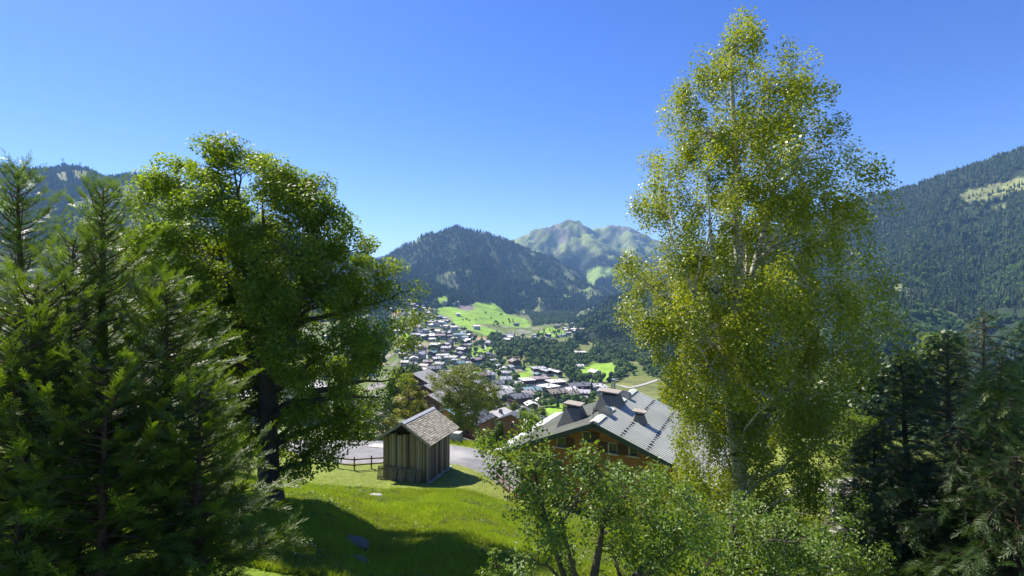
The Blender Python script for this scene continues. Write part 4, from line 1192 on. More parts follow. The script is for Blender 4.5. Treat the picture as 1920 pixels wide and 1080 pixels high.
# ------------------------------------------------------------------ chalet builder with real roof relief
M_BOARD = surf("honey_board", (0.25, 0.115, 0.035), (0.38, 0.19, 0.062), 1.0, 0.7, stretch=(0.6, 0.6, 8), bump=0.3, bscale=6)
M_SHUT = surf("dark_shutter", (0.06, 0.035, 0.022), (0.09, 0.052, 0.032), 2, 0.7, stretch=(6, 6, 1))
M_FRAME = surf("pale_window_frame", (0.42, 0.38, 0.30), (0.52, 0.48, 0.39), 2, 0.6, bump=0)
M_FASC = surf("dark_green_fascia", (0.035, 0.055, 0.045), (0.05, 0.075, 0.06), 2, 0.5, bump=0)
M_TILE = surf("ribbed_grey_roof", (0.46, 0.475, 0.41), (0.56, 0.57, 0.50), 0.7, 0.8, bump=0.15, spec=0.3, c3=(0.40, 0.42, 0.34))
M_TILE_DARK = surf("dark_grey_roof", (0.11, 0.12, 0.095), (0.17, 0.18, 0.15), 0.9, 0.65, bump=0.4, c3=(0.10, 0.12, 0.07))  # left slope, darker and greener than the right one
M_SOFF = surf("timber_soffit", (0.12, 0.065, 0.03), (0.19, 0.10, 0.045), 1, 0.8)
M_CHIM = surf("grey_render_chimney", (0.13, 0.13, 0.12), (0.18, 0.18, 0.165), 1.5, 0.85)
M_CAP = surf("weathered_slab", (0.26, 0.23, 0.19), (0.36, 0.32, 0.27), 2, 0.8)
M_VENT = surf("dull_zinc", (0.26, 0.27, 0.28), (0.36, 0.37, 0.38), 2, 0.35, 0.5, bump=0.1)
M_GUARD = surf("snow_guard_iron", (0.03, 0.03, 0.035), (0.05, 0.05, 0.055), 2, 0.5, bump=0)
M_TEAL = surf("curtained_glass", (0.03, 0.05, 0.045), (0.06, 0.085, 0.075), 0.8, 0.1, bump=0, spec=0.8)
def slope(name, x0, x1, y0, y1, zt, tan, mat, parent, rib=0.3, th=0.16, ribh=0.06, ribw=0.13, edge=None, deck=None):
    sgn = 1 if x1 > x0 else -1
    b = MB(); tz = lambda x: zt - abs(x) * tan
    a = [(x0, y0, tz(x0)), (x1, y0, tz(x1)), (x1, y1, tz(x1)), (x0, y1, tz(x0))]
    f = [(0, 1, 2, 3), (7, 6, 5, 4), (0, 4, 5, 1), (1, 5, 6, 2), (2, 6, 7, 3), (3, 7, 4, 0)]
    if sgn < 0: f = [q[::-1] for q in f]
    b.add(a + [(p[0], p[1], p[2] - th) for p in a], f)
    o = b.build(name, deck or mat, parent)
    if rib:
        r = MB(); n = int((y1 - y0) / rib)
        for i in range(n + 1):
            yy_ = y0 + 0.05 + i * (y1 - y0 - 0.1) / n; w2, w1 = ribw / 2, ribw / 3
            vs = []
            for x in (x0 + sgn * 0.02, x1 + sgn * 0.03):
                z = tz(x) + 0.003
                vs += [(x, yy_ - w2, z), (x, yy_ - w1, z + ribh), (x, yy_ + w1, z + ribh), (x, yy_ + w2, z)]
            f = [(0, 4, 5, 1), (1, 5, 6, 2), (2, 6, 7, 3), (0, 1, 2, 3), (7, 6, 5, 4)]
            if sgn > 0: f = [q for q in f]
            else: f = [q[::-1] for q in f]
            r.add(vs, f)
        r.build('roof_ribs', mat, o, kind='stuff')
    return o
def tchimney(parent, x, y, z, bw, tw, h, cap=None, pots=True, name='chimney'):
    b = MB(); B, T_ = bw / 2, tw / 2
    vs = [(-B, -B, -0.6), (B, -B, -0.6), (B, B, -0.6), (-B, B, -0.6), (-B, -B, 0), (B, -B, 0), (B, B, 0), (-B, B, 0), (-T_, -T_, h), (T_, -T_, h), (T_, T_, h), (-T_, T_, h)]
    f = []
    for k in (0, 4):
        for j in range(4): f.append((k + j, k + (j + 1) % 4, k + 4 + (j + 1) % 4, k + 4 + j))
    f.append((8, 9, 10, 11)); b.add(vs, f)
    o = b.build(name, M_CHIM, parent); o.location = (x, y, z)
    c = MB()
    for sx in (-1, 1):
        for sy in (-1, 1): c.box((sx * T_ * 0.7, sy * T_ * 0.7, h + 0.12), (0.12, 0.12, 0.26))
    c.build('cap_post', M_GUARD, o, kind='stuff')
    cs = cap or tw * 1.35
    c = MB(); c.box((0, 0, h + 0.28), (cs, cs * 0.9, 0.09), M=Matrix.Rotation(0.07, 4, 'Y')); c.build('cap_slab', M_CAP, o)
    return o
def hood_vent(parent, x, y, z, r=0.42, L=0.7, h=0.75):
    b = MB(); n = 10; prof = [(-r, -0.5)] + [(r * -math.cos(math.pi * k / n), h - r + r * math.sin(math.pi * k / n)) for k in range(n + 1)] + [(r, -0.5)]
    m = len(prof); vs = [(px, -L / 2, pz) for px, pz in prof] + [(px * 1.25, L / 2, pz * 0.8) for px, pz in prof]
    f = [(i, i + 1, m + i + 1, m + i) for i in range(m - 1)] + [tuple(range(m))[::-1], tuple(range(m, 2 * m))]
    b.add(vs, [q[::-1] for q in f])
    o = b.build('roof_vent', M_VENT, parent); o.location = (x, y, z); o.rotation_euler = (0, 0, math.radians(0))
    return o
def boards_wall(name, outline_fn, u0, u1, z0, z1, mat, parent, axis='x', at=0.0, step=0.17, depth=0.035, sgn=-1):
    """horizontal lapped boards of a wall, joined in one part; outline_fn(z)->(umin,umax)"""
    b = MB(); z = z0; rs_ = np.random.RandomState(3)
    while z < z1 - 0.02:
        a0, a1 = outline_fn(z + step); a0 = max(a0, u0); a1 = min(a1, u1)
        if a1 - a0 > 0.1:
            c = (a0 + a1) / 2; d_ = depth * (1 + 0.4 * rs_.rand())
            if axis == 'x': b.box((c, at + sgn * d_ / 2, z + step / 2), (a1 - a0, d_, step - 0.018))
            else: b.box((at + sgn * d_ / 2, c, z + step / 2), (d_, a1 - a0, step - 0.018))
        z += step
    return b.build(name, mat, parent, kind='stuff')
def window(parent, x, z, w, h, shutter, at, M_G=M_GLASS, sh2=None):
    """window on the gable: pane set in a pale frame with a sill, dark board shutters"""
    f = MB()
    f.box((x - w / 2 + 0.03, at - 0.06, z), (0.07, 0.12, h)); f.box((x + w / 2 - 0.02, at - 0.03, z), (0.035, 0.05, h))
    f.box((x, at - 0.03, z + h / 2 + 0.02), (w, 0.05, 0.04))
    o = f.build('window', M_FRAME, parent)
    g = MB(); g.box((x, at - 0.02, z), (w - 0.14, 0.03, h - 0.02)); g.build('pane', M_G, o)
    s = MB(); s.box((x, at - 0.15, z - h / 2 - 0.05), (w + 0.22, 0.3, 0.09)); s.build('sill', M_FRAME, o)
    for side in shutter:
        c = MB(); sw = w * 0.98
        xc = x + side * (w / 2 + sw / 2 + 0.03)
        for k in range(4): c.box((xc + (k - 1.5) * sw / 4, at - 0.075, z - 0.02), (sw / 4 - 0.012, 0.04, h + 0.05))
        for zz in (-0.3, 0.3): c.box((xc, at - 0.105, z + zz * h), (sw * 0.96, 0.025, 0.09))
        c.build('shutter', M_SHUT, o, kind='stuff')
    return o
D = Vector((0.436, 0.9, 0)).normalized(); EX = Vector((D.y, -D.x, 0))
P0 = Vector((6.06, 38.0, -18.0)); CRZ = -math.atan2(D.x, D.y)
ch = thing('timber_chalet', 'big honey brown timber chalet with ribbed grey roof and several chimneys beyond the apple tree', 'chalet', P0, CRZ)
ZR = 8.0; TC = 0.40; LR = 13.6; XL, XR = -7.3, 8.9
WL, WR = -6.4, 8.0; WY = 0.95
core = MB()
zl, zr_ = ZR + WL * TC - 0.2, ZR - WR * TC - 0.2
core.add([(WL, WY, -2), (WR, WY, -2), (WR, LR - 0.9, -2), (WL, LR - 0.9, -2), (WL, WY, zl), (WR, WY, zr_), (WR, LR - 0.9, zr_), (WL, LR - 0.9, zl), (0, WY, ZR - 0.2), (0, LR - 0.9, ZR - 0.2)],
         [(0, 1, 5, 8, 4), (1, 2, 6, 5), (2, 3, 7, 9, 6), (3, 0, 4, 7), (5, 6, 9, 8), (7, 4, 8, 9)])
core.build('wall', M_SOFF, ch)
def outl(z):
    zz = ZR - 0.22 - z
    return (-zz / TC, zz / TC)
boards_wall('wall_boards', outl, WL, WR, -0.4, ZR - 0.25, M_BOARD, ch, 'x', WY)
boards_wall('wall_boards', lambda z: (WY, LR - 0.9), WY, LR - 0.9, -0.4, zl, M_BOARD, ch, 'y', WL)
boards_wall('wall_boards', lambda z: (WY, LR - 0.9), WY, LR - 0.9, -0.4, zr_, M_BOARD, ch, 'y', WR, sgn=1)
b = MB(); b.box(((WL + WR) / 2, LR / 2, -1.3), (WR - WL + 0.2, LR - 1.6, 1.9)); b.build('stone_base', M_CONC, ch)
M_DECK = surf('roof_channel_shade', (0.05, 0.052, 0.055), (0.08, 0.082, 0.085), 1, 0.7, bump=0)  # dark deck colour paints in the shade the ribs hardly cast
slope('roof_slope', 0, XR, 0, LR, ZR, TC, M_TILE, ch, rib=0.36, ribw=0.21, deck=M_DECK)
slope('roof_slope', 0, XL, 0, LR, ZR, TC, M_TILE_DARK, ch, rib=0.27, ribh=0.035)
b = MB()
for sgn, X in ((1, XR), (-1, XL)):
    e = abs(X)
    b.bar((0, -0.03, ZR - 0.17), (sgn * e, -0.03, ZR - 0.17 - e * TC), 0.07, 0.34); 
    b.bar((0, LR + 0.03, ZR - 0.17), (sgn * e, LR + 0.03, ZR - 0.17 - e * TC), 0.07, 0.34)
b.build('fascia', M_FASC, ch, kind='stuff')
b = MB(); b.tube([(XL - 0.08, 0, ZR + XL * TC - 0.1), (XL - 0.08, LR, ZR + XL * TC - 0.1)], [0.09, 0.09], 8); b.build('gutter', M_ZINC, ch)
b = MB(); b.bar((XL - 0.75, 0.4, ZR + XL * TC - 0.35), (XL - 0.75, LR + 1, ZR + XL * TC - 0.35), 1.3, 0.08, up=(-0.2, 0, 1)); b.build('lean_to_roof', M_ZINC, ch)
b = MB()
for k in range(5):
    for sgn, X in ((1, XR), (-1, XL)):
        xx = sgn * (0.6 + k * (abs(X) - 1.2) / 4); b.box((xx, 0.48, ZR - abs(xx) * TC - 0.30), (0.16, 1.0, 0.2))
b.build('purlin_ends', M_SHUT, ch, kind='stuff')
def gpt(px, py):
    tx, tz = (px - 960) / 960, -(py - 540) / 960
    A = P0 + D * WY
    s = (A.x * D.x + A.y * D.y) / (tx * D.x + D.y)
    p = Vector((tx * s, s, tz * s)) - P0
    return p.dot(EX), p.z
for (xa_, ya_, xb_, yb_, sh, mg) in [(1045, 819, 1061, 837, (1,), M_TEAL), (1095, 810, 1106, 825, (1,), M_GLASS), (1141, 830, 1158, 849, (-1, 1), M_GLASS), (1180, 834, 1197, 854, (), M_GLASS), (1021, 862, 1037, 881, (1,), M_TEAL), (1092, 872, 1106, 890, (-1, 1), M_GLASS), (1150, 878, 1166, 896, (1,), M_GLASS)]:
    a = gpt(xa_, ya_); c = gpt(xb_, yb_)
    window(ch, (a[0] + c[0]) / 2, (a[1] + c[1]) / 2, max(0.65, c[0] - a[0]), max(0.7, a[1] - c[1]), sh, WY - 0.05, mg)
for y0_, y1_ in ((0.0, 2.35), (3.9, 5.0), (8.0, 9.1), (10.6, LR)):
    b = MB()
    for sgn in (-1, 1): b.bar((sgn * 0.17, y0_, ZR + 0.06), (sgn * 0.17, y1_, ZR + 0.06), 0.38, 0.05, up=(sgn * 0.35, 0, 1))
    b.build('ridge_cap', M_TILE, ch, kind='stuff')
b = MB()
for xx in (2.0, 3.9, 5.8, 7.6):
    n = int(LR / 0.62)
    for i in range(n):
        b.box((xx + 0.0, 0.18 + i * (LR - 0.1) / n, ZR - xx * TC + 0.07), (0.19, 0.16, 0.10))
b.build('snow_guard', M_GUARD, ch, kind='stuff')
tchimney(ch, -2.95, 4.2, ZR - 2.95 * TC - 0.35, 2.3, 1.1, 1.55, 1.5)
tchimney(ch, -0.5, 6.6, ZR - 0.35, 2.3, 1.35, 1.2, 1.7)
tchimney(ch, 2.3, 5.2, ZR - 2.3 * TC - 0.1, 1.05, 0.62, 0.72, 1.1)
hood_vent(ch, 0.0, 3.1, ZR - 0.05); hood_vent(ch, 0.0, 9.8, ZR - 0.05)
b = MB(); b.tube([(-1.6, 12.2, ZR - 0.9), (-1.6, 12.2, ZR + 1.1)], [0.11, 0.11], 8); b.tube([(-1.6, 12.2, ZR + 1.15), (-1.6, 12.2, ZR + 1.25)], [0.3, 0.05], 8); b.tube([(-1.9, 12.4, ZR - 0.9), (-1.9, 12.4, ZR + 0.8)], [0.08, 0.08], 8)
b.build('flue_pipe', M_VENT, ch, kind='stuff')
b = MB(); b.tube([(0, -0.12, ZR - 1.4), (0, -0.12, ZR + 1.35)], [0.022, 0.018], 6); b.box((0, -0.12, ZR + 0.75), (0.1, 0.1, 0.14)); b.build('lightning_rod', M_GUARD, ch, kind='stuff')

# ------------------------------------------------------------------ chalets lower down the hill
def mid_chalet(label, pxr, pyr, Y, wl, wr, L, tan, roof, wall, hwall=6, yaw=CRZ, chims=(), rib=0.45, roofs=None, name='hillside_chalet', cmat=None):
    X = (pxr - 960) / 960 * Y; zr = -(pyr - 540) / 960 * Y
    t = thing(name, label, 'chalet', (X, Y, zr), yaw)
    base = hz(X, Y) - zr - 3
    c = MB(); x0, x1 = -wl + 0.9, wr - 0.9; yf, yb = 0.8, L - 0.8
    c.add([(x0, yf, base), (x1, yf, base), (x1, yb, base), (x0, yb, base), (x0, yf, x0 * tan - 0.25), (x1, yf, -x1 * tan - 0.25), (x1, yb, -x1 * tan - 0.25), (x0, yb, x0 * tan - 0.25), (0, yf, -0.25), (0, yb, -0.25)],
          [(0, 1, 5, 8, 4), (1, 2, 6, 5), (2, 3, 7, 9, 6), (3, 0, 4, 7), (5, 6, 9, 8), (7, 4, 8, 9)])
    c.build('wall', wall, t)
    slope('roof_slope', 0, wr, 0, L, 0, tan, roof, t, rib=rib); slope('roof_slope', 0, -wl, 0, L, 0, tan, roof, t, rib=rib)
    for (cx, cy, s_) in chims: tchimney(t, cx, cy, -abs(cx) * tan - 0.1, 1.3 * s_, 0.9 * s_, 1.3 * s_)
    k = 0
    for zz in np.arange(-3.2, base + 3.5, -2.7):
        for xx in np.arange(x0 + 1.4, x1 - 1.0, 2.7):
            if -abs(xx) * tan - 0.25 > zz + 1.0:
                b = MB(); b.box((xx, yf - 0.03, zz), (1.1, 0.1, 1.2)); o = b.build('window', M_FRAME, t)
                b = MB(); b.box((xx, yf - 0.09, zz), (0.92, 0.04, 1.02)); b.build('pane', M_GLASS, o)
                k += 1
    return t
M_ROOFD = surf("standing_seam_grey", (0.17, 0.175, 0.19), (0.24, 0.245, 0.26), 0.7, 0.42, bump=0.1, spec=0.5)
M_HON = surf("orange_timber", (0.22, 0.10, 0.045), (0.34, 0.17, 0.08), 1, 0.75, stretch=(0.6, 0.6, 8))
mid_chalet('grey standing seam roofed chalet with orange timber gable just behind the barn', 853, 771, 150, 6.5, 7.0, 12, 0.50, M_ROOFD, M_HON, chims=((2.2, 3.5, 1.2), (1.5, 7, 1.1), (3.5, 1.8, 0.7)))
mid_chalet('grey roofed chalet half hidden behind the top apple branches', 958, 777, 135, 5.0, 7.0, 10, 0.42, M_ROOFD, M_HON, chims=((1.2, 5, 1.1),))
mid_chalet('light metal roofed chalet between the barn and the apple branches', 921, 775, 172, 6, 7, 10, 0.36, RM['pale'], M_HON, chims=((1.5, 4, 0.9), (-2, 7, 0.9)))
def stepped():
    base_l = 'stepped chalet block with three stone grey roofs beside the yellowing tree'
    for i, (px, py, Y, L) in enumerate([(802, 740, 128, 7.5), (794, 722, 140, 7.5), (772, 700, 154, 9)]):
        mid_chalet(['lowest roof section of the stone roofed chalet row beside the yellowing tree', 'middle roof section of the stone roofed chalet row beside the yellowing tree', 'highest roof section of the stone roofed chalet row beside the yellowing tree'][i],
                   px, py, Y, 4.0, 7.2, L, 0.42, RM['stone'], WM['dark'], rib=0.0)
stepped()
mid_chalet('small teal roofed outbuilding between barn roof and dark trunk', 834, 766, 105, 1.8, 2.4, 4, 0.45, RM['teal'], M_HON, rib=0.0, name='outbuilding')
mid_chalet('orange gabled chalet seen behind the leafy roadside tree', 827, 728, 200, 5, 6, 9, 0.5, RM['slate'], M_HON, rib=0.0)
mid_chalet('pale roofed house glimpsed under the ash tree crown', 545, 722, 150, 5, 6, 11, 0.4, RM['pale'], WM['white'], rib=0.0)
mid_chalet('pale roofed house glimpsed between ash trunk and conifers', 420, 738, 125, 5, 6, 10, 0.42, RM['pale'], WM['white'], rib=0.0)

# ------------------------------------------------------------------ lift pylons on the far ridge
def pylon(px, Y, h, arm, lab):
    X = (px - 960) / 960 * Y
    t = thing('ridge_pylon', lab, 'pylon', (X, Y, hz(X, Y) - 1))
    b = MB()
    for sx in (-1, 1):
        for sy in (-1, 1): b.bar((sx * 2.5, sy * 2.5, 0), (sx * 0.5, sy * 0.5, h), 0.7)
    for k in range(6):
        z0, z1 = h * k / 6, h * (k + 1) / 6; w0 = 2.5 - 2 * k / 6; w1 = 2.5 - 2 * (k + 1) / 6
        b.bar((-w0, -w0, z0), (w1, -w1, z1), 0.4); b.bar((w0, w0, z0), (-w1, w1, z1), 0.4)
    b.build('mast', M_GUARD, t, kind='stuff')
    b = MB(); b.bar((-arm, 0, h), (arm, 0, h), 0.9); b.build('cross_arm', M_GUARD, t)
    b = MB(); b.bar((-arm * 0.7, 0, h - 5), (arm * 0.7, 0, h - 5), 0.8); b.build('cross_arm', M_GUARD, t)
pylon(118, 2300, 42, 9, 'lattice pylon on the skyline of the far wooded ridge, the taller one')
pylon(150, 2270, 34, 7, 'shorter lattice pylon on the skyline beside the taller one')
# ------------------------------------------------------------------ foreground trees
def norm(a): return a / (np.linalg.norm(a, axis=-1, keepdims=True) + 1e-9)
def bez(a, b, c, n):
    t = np.linspace(0, 1, n)[:, None]
    return (1 - t) ** 2 * a + 2 * t * (1 - t) * b + t * t * c
def leaves_mesh(name, P, Nn, size, rs, aspect=0.5, fold=0.0, A=None, vals=None):
    """rhombic leaves, two triangles each or folded along the midrib"""
    n = len(P); Nn = norm(Nn)
    if A is None: A = rs.randn(n, 3)
    A = norm(A - Nn * (A * Nn).sum(1, keepdims=True)); B = np.cross(Nn, A)
    s = np.asarray(size).reshape(-1, 1) * np.ones((n, 1))
    tip = P + A * s * 0.5; base = P - A * s * 0.5
    mid = P - A * s * 0.06
    if fold:
        l = mid + B * s * aspect * 0.5 + Nn * s * fold; r = mid - B * s * aspect * 0.5 + Nn * s * fold
        l2 = P + A * s * 0.26 + B * s * aspect * 0.34 + Nn * s * fold * 0.7; r2 = P + A * s * 0.26 - B * s * aspect * 0.34 + Nn * s * fold * 0.7
        vv = np.stack([base, r, r2, tip, l2, l], 1).reshape(-1, 3)
        i = np.arange(n)[:, None] * 6
        q = np.concatenate([i + np.array([[0, 1, 2, 3]]), i + np.array([[0, 3, 4, 5]])])
        k = 6
    else:
        l = mid + B * s * aspect * 0.5; r = mid - B * s * aspect * 0.5
        vv = np.stack([base, r, tip, l], 1).reshape(-1, 3); q = np.arange(n * 4).reshape(-1, 4); k = 4
    me = mesh_np(name, vv, quads=q)
    v = rs.rand(n) if vals is None else vals
    at = me.attributes.new("v", 'FLOAT', 'POINT'); at.data.foreach_set("value", np.repeat(v, k).astype(np.float32))
    return me

def make_tree(name, label, base, trunk_top, r0, clusters, cr, nl, leaf, wood_mat, leaf_mat, seed, n_limbs=22, aspect=0.5, fold=0.0,
              cat='tree', hang=0.0, att=0.55, flat=0.6, twig_r=0.012, fork=None, group=None, updir=0.35, lean_trunks=(), limb_r=0.35, bulge=0.5):
    rs = np.random.RandomState(seed)
    base = np.array(base, float); top = np.array(trunk_top, float); C_ = np.array(clusters, float)
    t = thing(name, label, cat, tuple(base), 0, group)
    H = top[2] - base[2]
    w = MB()
    tn = 12; tz = np.linspace(0, 1, tn)
    wob = np.cumsum(rs.randn(tn, 2) * 0.012 * H, axis=0) * tz[:, None] * 0.5
    T = base + (top - base) * tz[:, None]; T[:, :2] += wob; T[-1, :2] = top[:2]
    TR = r0 * (1 - tz) ** 0.8 + 0.02; TR[0] *= 1.35
    trunks = [(T, TR)]
    for (ex, ey, ez, h0, rr) in lean_trunks:
        s0 = base + (top - base) * h0; e = np.array([ex, ey, ez]); m_ = (s0 + e) / 2 + np.array([(e - s0)[0] * 0.12, 0, -0.03 * H])
        L = bez(s0, m_, e, 10); trunks.append((L, rr * (1 - np.linspace(0, 1, 10)) ** 0.8 + 0.015))
    for L, rr in trunks:
        w.tube([tuple(p - base) for p in L], list(rr), 10, cap=False)
    tp_ = np.concatenate([a for a, b in trunks]); tr_ = np.concatenate([b for a, b in trunks])
    # limbs to spread-out targets
    idx = [rs.randint(len(C_))]
    dmin = np.linalg.norm(C_ - C_[idx[0]], axis=1)
    for _ in range(n_limbs - 1):
        j = int(dmin.argmax()); idx.append(j); dmin = np.minimum(dmin, np.linalg.norm(C_ - C_[j], axis=1))
    limb_pts = [tp_]; limb_rad = [tr_]
    for j in idx:
        e = C_[j]
        hd = np.hypot(*(tp_[:, :2] - e[:2]).T)
        want = e[2] - hd * att
        k = int((np.abs(tp_[:, 2] - want) + hd * 0.3).argmin())
        s = tp_[k]; d = e - s
        m_ = s + d * 0.5 + np.array([0, 0, updir * np.hypot(d[0], d[1]) * 0.35]) + rs.randn(3) * np.linalg.norm(d) * 0.05
        n = 9
        L = bez(s, m_, e, n); L[1:-1] += rs.randn(n - 2, 3) * np.linalg.norm(d) * 0.012
        r1 = min(tr_[k] * 0.75, limb_r * r0 * (0.4 + np.linalg.norm(d) / (0.5 * H + 0.1)))
        rad = r1 * (1 - np.linspace(0, 1, n)) ** 0.9 + twig_r
        w.tube([tuple(p - base) for p in L], list(rad), 6, cap=False)
        limb_pts.append(L[2:]); limb_rad.append(rad[2:])
    LP = np.concatenate(limb_pts); LR_ = np.concatenate(limb_rad)
    TW = []
    for e in C_:
        d2 = np.linalg.norm(LP - e, axis=1) + np.maximum(0, LP[:, 2] - e[2]) * 0.8
        k = int(d2.argmin()); s = LP[k]; d = e - s
        if np.linalg.norm(d) < 0.05: continue
        m_ = s + d * 0.5 + np.array([0, 0, 0.15 * np.linalg.norm(d)])
        L = bez(s, m_, e, 4)
        w.tube([tuple(p - base) for p in L], list(np.linspace(min(LR_[k] * 0.6, twig_r * 3), twig_r * 0.5, 4)), 4, cap=False)
    w.build('trunk', wood_mat, t, True)
    # leaves
    nl_ = rs.poisson(nl, len(C_))
    ci = np.repeat(np.arange(len(C_)), nl_)
    off = rs.randn(len(ci), 3); off *= np.minimum(1, 1.7 / (np.linalg.norm(off, axis=1, keepdims=True) + 1e-6)); off[:, 2] *= flat
    cs = cr * (0.7 + 0.6 * rs.rand(len(C_)))[ci][:, None]
    P = C_[ci] + off * cs * bulge
    if hang:
        P[:, 2] -= rs.rand(len(ci)) ** 1.3 * hang * (0.5 + rs.rand(len(C_))[ci])
    cen = C_.mean(0)
    out = norm(P - cen)
    Nn = rs.randn(len(ci), 3) * 0.5 + out * 0.35 + (rs.randn(len(C_), 3) * 0.35)[ci] + np.array([0, 0, 0.55])
    sz = leaf * (0.65 + 0.6 * rs.rand(len(ci)))
    v = np.clip(rs.rand(len(ci)) * 0.7 + (rs.rand(len(C_)) * 0.3)[ci], 0, 1)
    me = leaves_mesh('crown', P - base, Nn, sz, rs, aspect, fold, vals=v)
    link('crown', me, [leaf_mat], t, kind='stuff')
    return t

def px3(px, py, Y): return ((px - 960) / 960 * Y, Y, -(py - 540) / 960 * Y)
def envelope_clusters(axis_px, Y, prof_l, prof_r, n, seed, depth=1.0, shell=0.45, gap=0.0, gscale=1.2, lump=1.0, open_front=None):
    """crown volume from its half widths at several heights (photo heights, at the tree's own distance)"""
    rs = np.random.RandomState(seed); out = []
    ys = np.array([p[0] for p in prof_l], float)
    pl = np.array([p[1] for p in prof_l], float); pr = np.interp(ys, [p[0] for p in prof_r], [p[1] for p in prof_r])
    wgt = np.clip((pl + pr), 1, None) ** 1.6
    yy_ = np.linspace(ys[0], ys[-1], 200); ww = np.interp(yy_, ys, wgt); ww /= ww.sum()
    while len(out) < n:
        y = rs.choice(yy_, p=ww) + rs.uniform(-3, 3)
        l = np.interp(y, ys, pl); r = np.interp(y, ys, pr)
        a = rs.uniform(0, 2 * math.pi); q = rs.rand() ** shell
        q *= 1.0 - 0.20 * lump + lump * 0.42 * fbm(np.array([y / 42.0 + 3 * math.cos(a) + seed]), np.array([a * 1.1 + seed * 3.0]), 3)[0] * 1.1
        u = math.cos(a) * q; s = math.sin(a) * q
        hw = r if u > 0 else l
        ax = axis_px(y) if callable(axis_px) else axis_px
        X = ((ax - 960) + u * hw) / 960 * Y; dY = s * (l + r) / 2 / 960 * Y * depth
        Z = -(y - 540) / 960 * Y
        if open_front and y > open_front and abs(u) < 0.24 and dY < 0.2: continue
        if gap and fbm(np.array([X * gscale + Z * 0.7]), np.array([dY * gscale - Z]), 2)[0] < gap: continue
        out.append((X, Y + dY, Z))
    return np.array(out)

M_BARK = surf("grey_bark", (0.055, 0.045, 0.035), (0.12, 0.10, 0.08), 3, 0.9, bump=0.8, bscale=8, stretch=(4, 4, 1), dist=0.04)
M_ASHL = leafmat("ash_leaves", (0.07, 0.125, 0.014), (0.155, 0.235, 0.022), trans=0.48, tcol=(1.9, 1.75, 0.35), rough=0.5, spec=0.3, hueshift=(0.26, 0.32, 0.035))
AX = lambda y: float(np.interp(y, [262, 282, 310, 325, 348, 394, 444, 500, 900], [419, 425, 436, 441, 450, 470, 486, 500, 512]))
ash = envelope_clusters(AX, 21.5,
    [(262, 10), (282, 52), (310, 112), (325, 148), (348, 162), (394, 175), (444, 185), (490, 190), (557, 205), (627, 205), (690, 170), (760, 110), (810, 70), (860, 30), (890, 20)],
    [(262, 10), (282, 45), (310, 66), (325, 128), (348, 148), (394, 180), (444, 212), (490, 210), (557, 226), (627, 252), (690, 244), (750, 235), (810, 190), (860, 110), (897, 70)], 820, 5, depth=0.72, shell=0.42, gap=0.38, gscale=0.75, lump=1.5, open_front=640)
make_tree('ash_tree', 'big dark green ash tree with dense spreading crown on the lawn before the parking lane', (px3(505, 912, 21.5)[0], 21.5, hz(-10.2, 21.5) - 0.1), px3(492, 380, 21.5), 0.45, ash, 0.66, 235, 0.145,
          M_BARK, M_ASHL, 21, n_limbs=38, aspect=0.5, att=0.3, flat=0.75, lean_trunks=[(*px3(610, 640, 21.1), 0.36, 0.17), (*px3(395, 400, 21.9), 0.38, 0.17), (*px3(600, 420, 21.5), 0.42, 0.18), (*px3(435, 290, 21.5), 0.6, 0.12)])
M_MAPL = leafmat("light_ash_leaves", (0.085, 0.15, 0.02), (0.15, 0.22, 0.03), trans=0.5, tcol=(1.8, 1.7, 0.35), rough=0.5, spec=0.3, hueshift=(0.14, 0.17, 0.03))
b2 = envelope_clusters(285, 38.0, [(352, 20), (372, 75), (420, 120), (500, 135), (600, 140), (700, 120), (780, 60)], [(352, 30), (372, 60), (420, 95), (500, 120), (600, 120), (700, 120), (780, 60)], 300, 6, gap=0.27)
make_tree('broadleaf_tree', 'lighter yellow green leafy tree standing behind the conifers and beside the ash tree', (px3(285, 800, 38)[0], 38, hz(-26.7, 38) - 0.2), px3(285, 390, 38), 0.35, b2, 1.05, 160, 0.21, M_BARK, M_MAPL, 22, n_limbs=20, aspect=0.45)

# birch
def birch_bark():
    m, nt, out = new_mat("birch_bark")
    b = N(nt, "ShaderNodeBsdfPrincipled"); v = coords(nt, (1.2, 1.2, 5.0))
    c = ramp(nt, noise(nt, 1.6, 4, v), [(0.36, (0.05, 0.045, 0.04)), (0.46, (0.42, 0.40, 0.36)), (0.8, (0.62, 0.60, 0.55))])
    nt.links.new(c, b.inputs["Base Color"]); b.inputs["Roughness"].default_value = 0.7
    nt.links.new(b.outputs[0], out.inputs["Surface"]); return m
M_BIRB = birch_bark()
M_BIRL = leafmat("birch_leaves", (0.13, 0.19, 0.016), (0.24, 0.30, 0.026), trans=0.44, tcol=(1.7, 1.5, 0.3), rough=0.4, spec=0.45, hueshift=(0.38, 0.38, 0.035))
bir = envelope_clusters(lambda y: 1385 + 20 * math.exp(-((y - 300) / 200) ** 2), 21.0,
    [(12, 6), (50, 30), (100, 80), (150, 130), (200, 150), (260, 170), (325, 235), (350, 215), (400, 200), (450, 190), (500, 225), (560, 215), (600, 195), (680, 158), (760, 135), (850, 135), (930, 140), (1000, 105)],
    [(12, 6), (50, 25), (80, 95), (130, 130), (200, 165), (260, 165), (320, 180), (350, 200), (420, 212), (500, 222), (560, 235), (640, 225), (720, 195), (800, 180), (880, 170), (940, 150), (1000, 110)], 860, 7, depth=0.9, shell=0.55, gap=0.34, gscale=0.8)
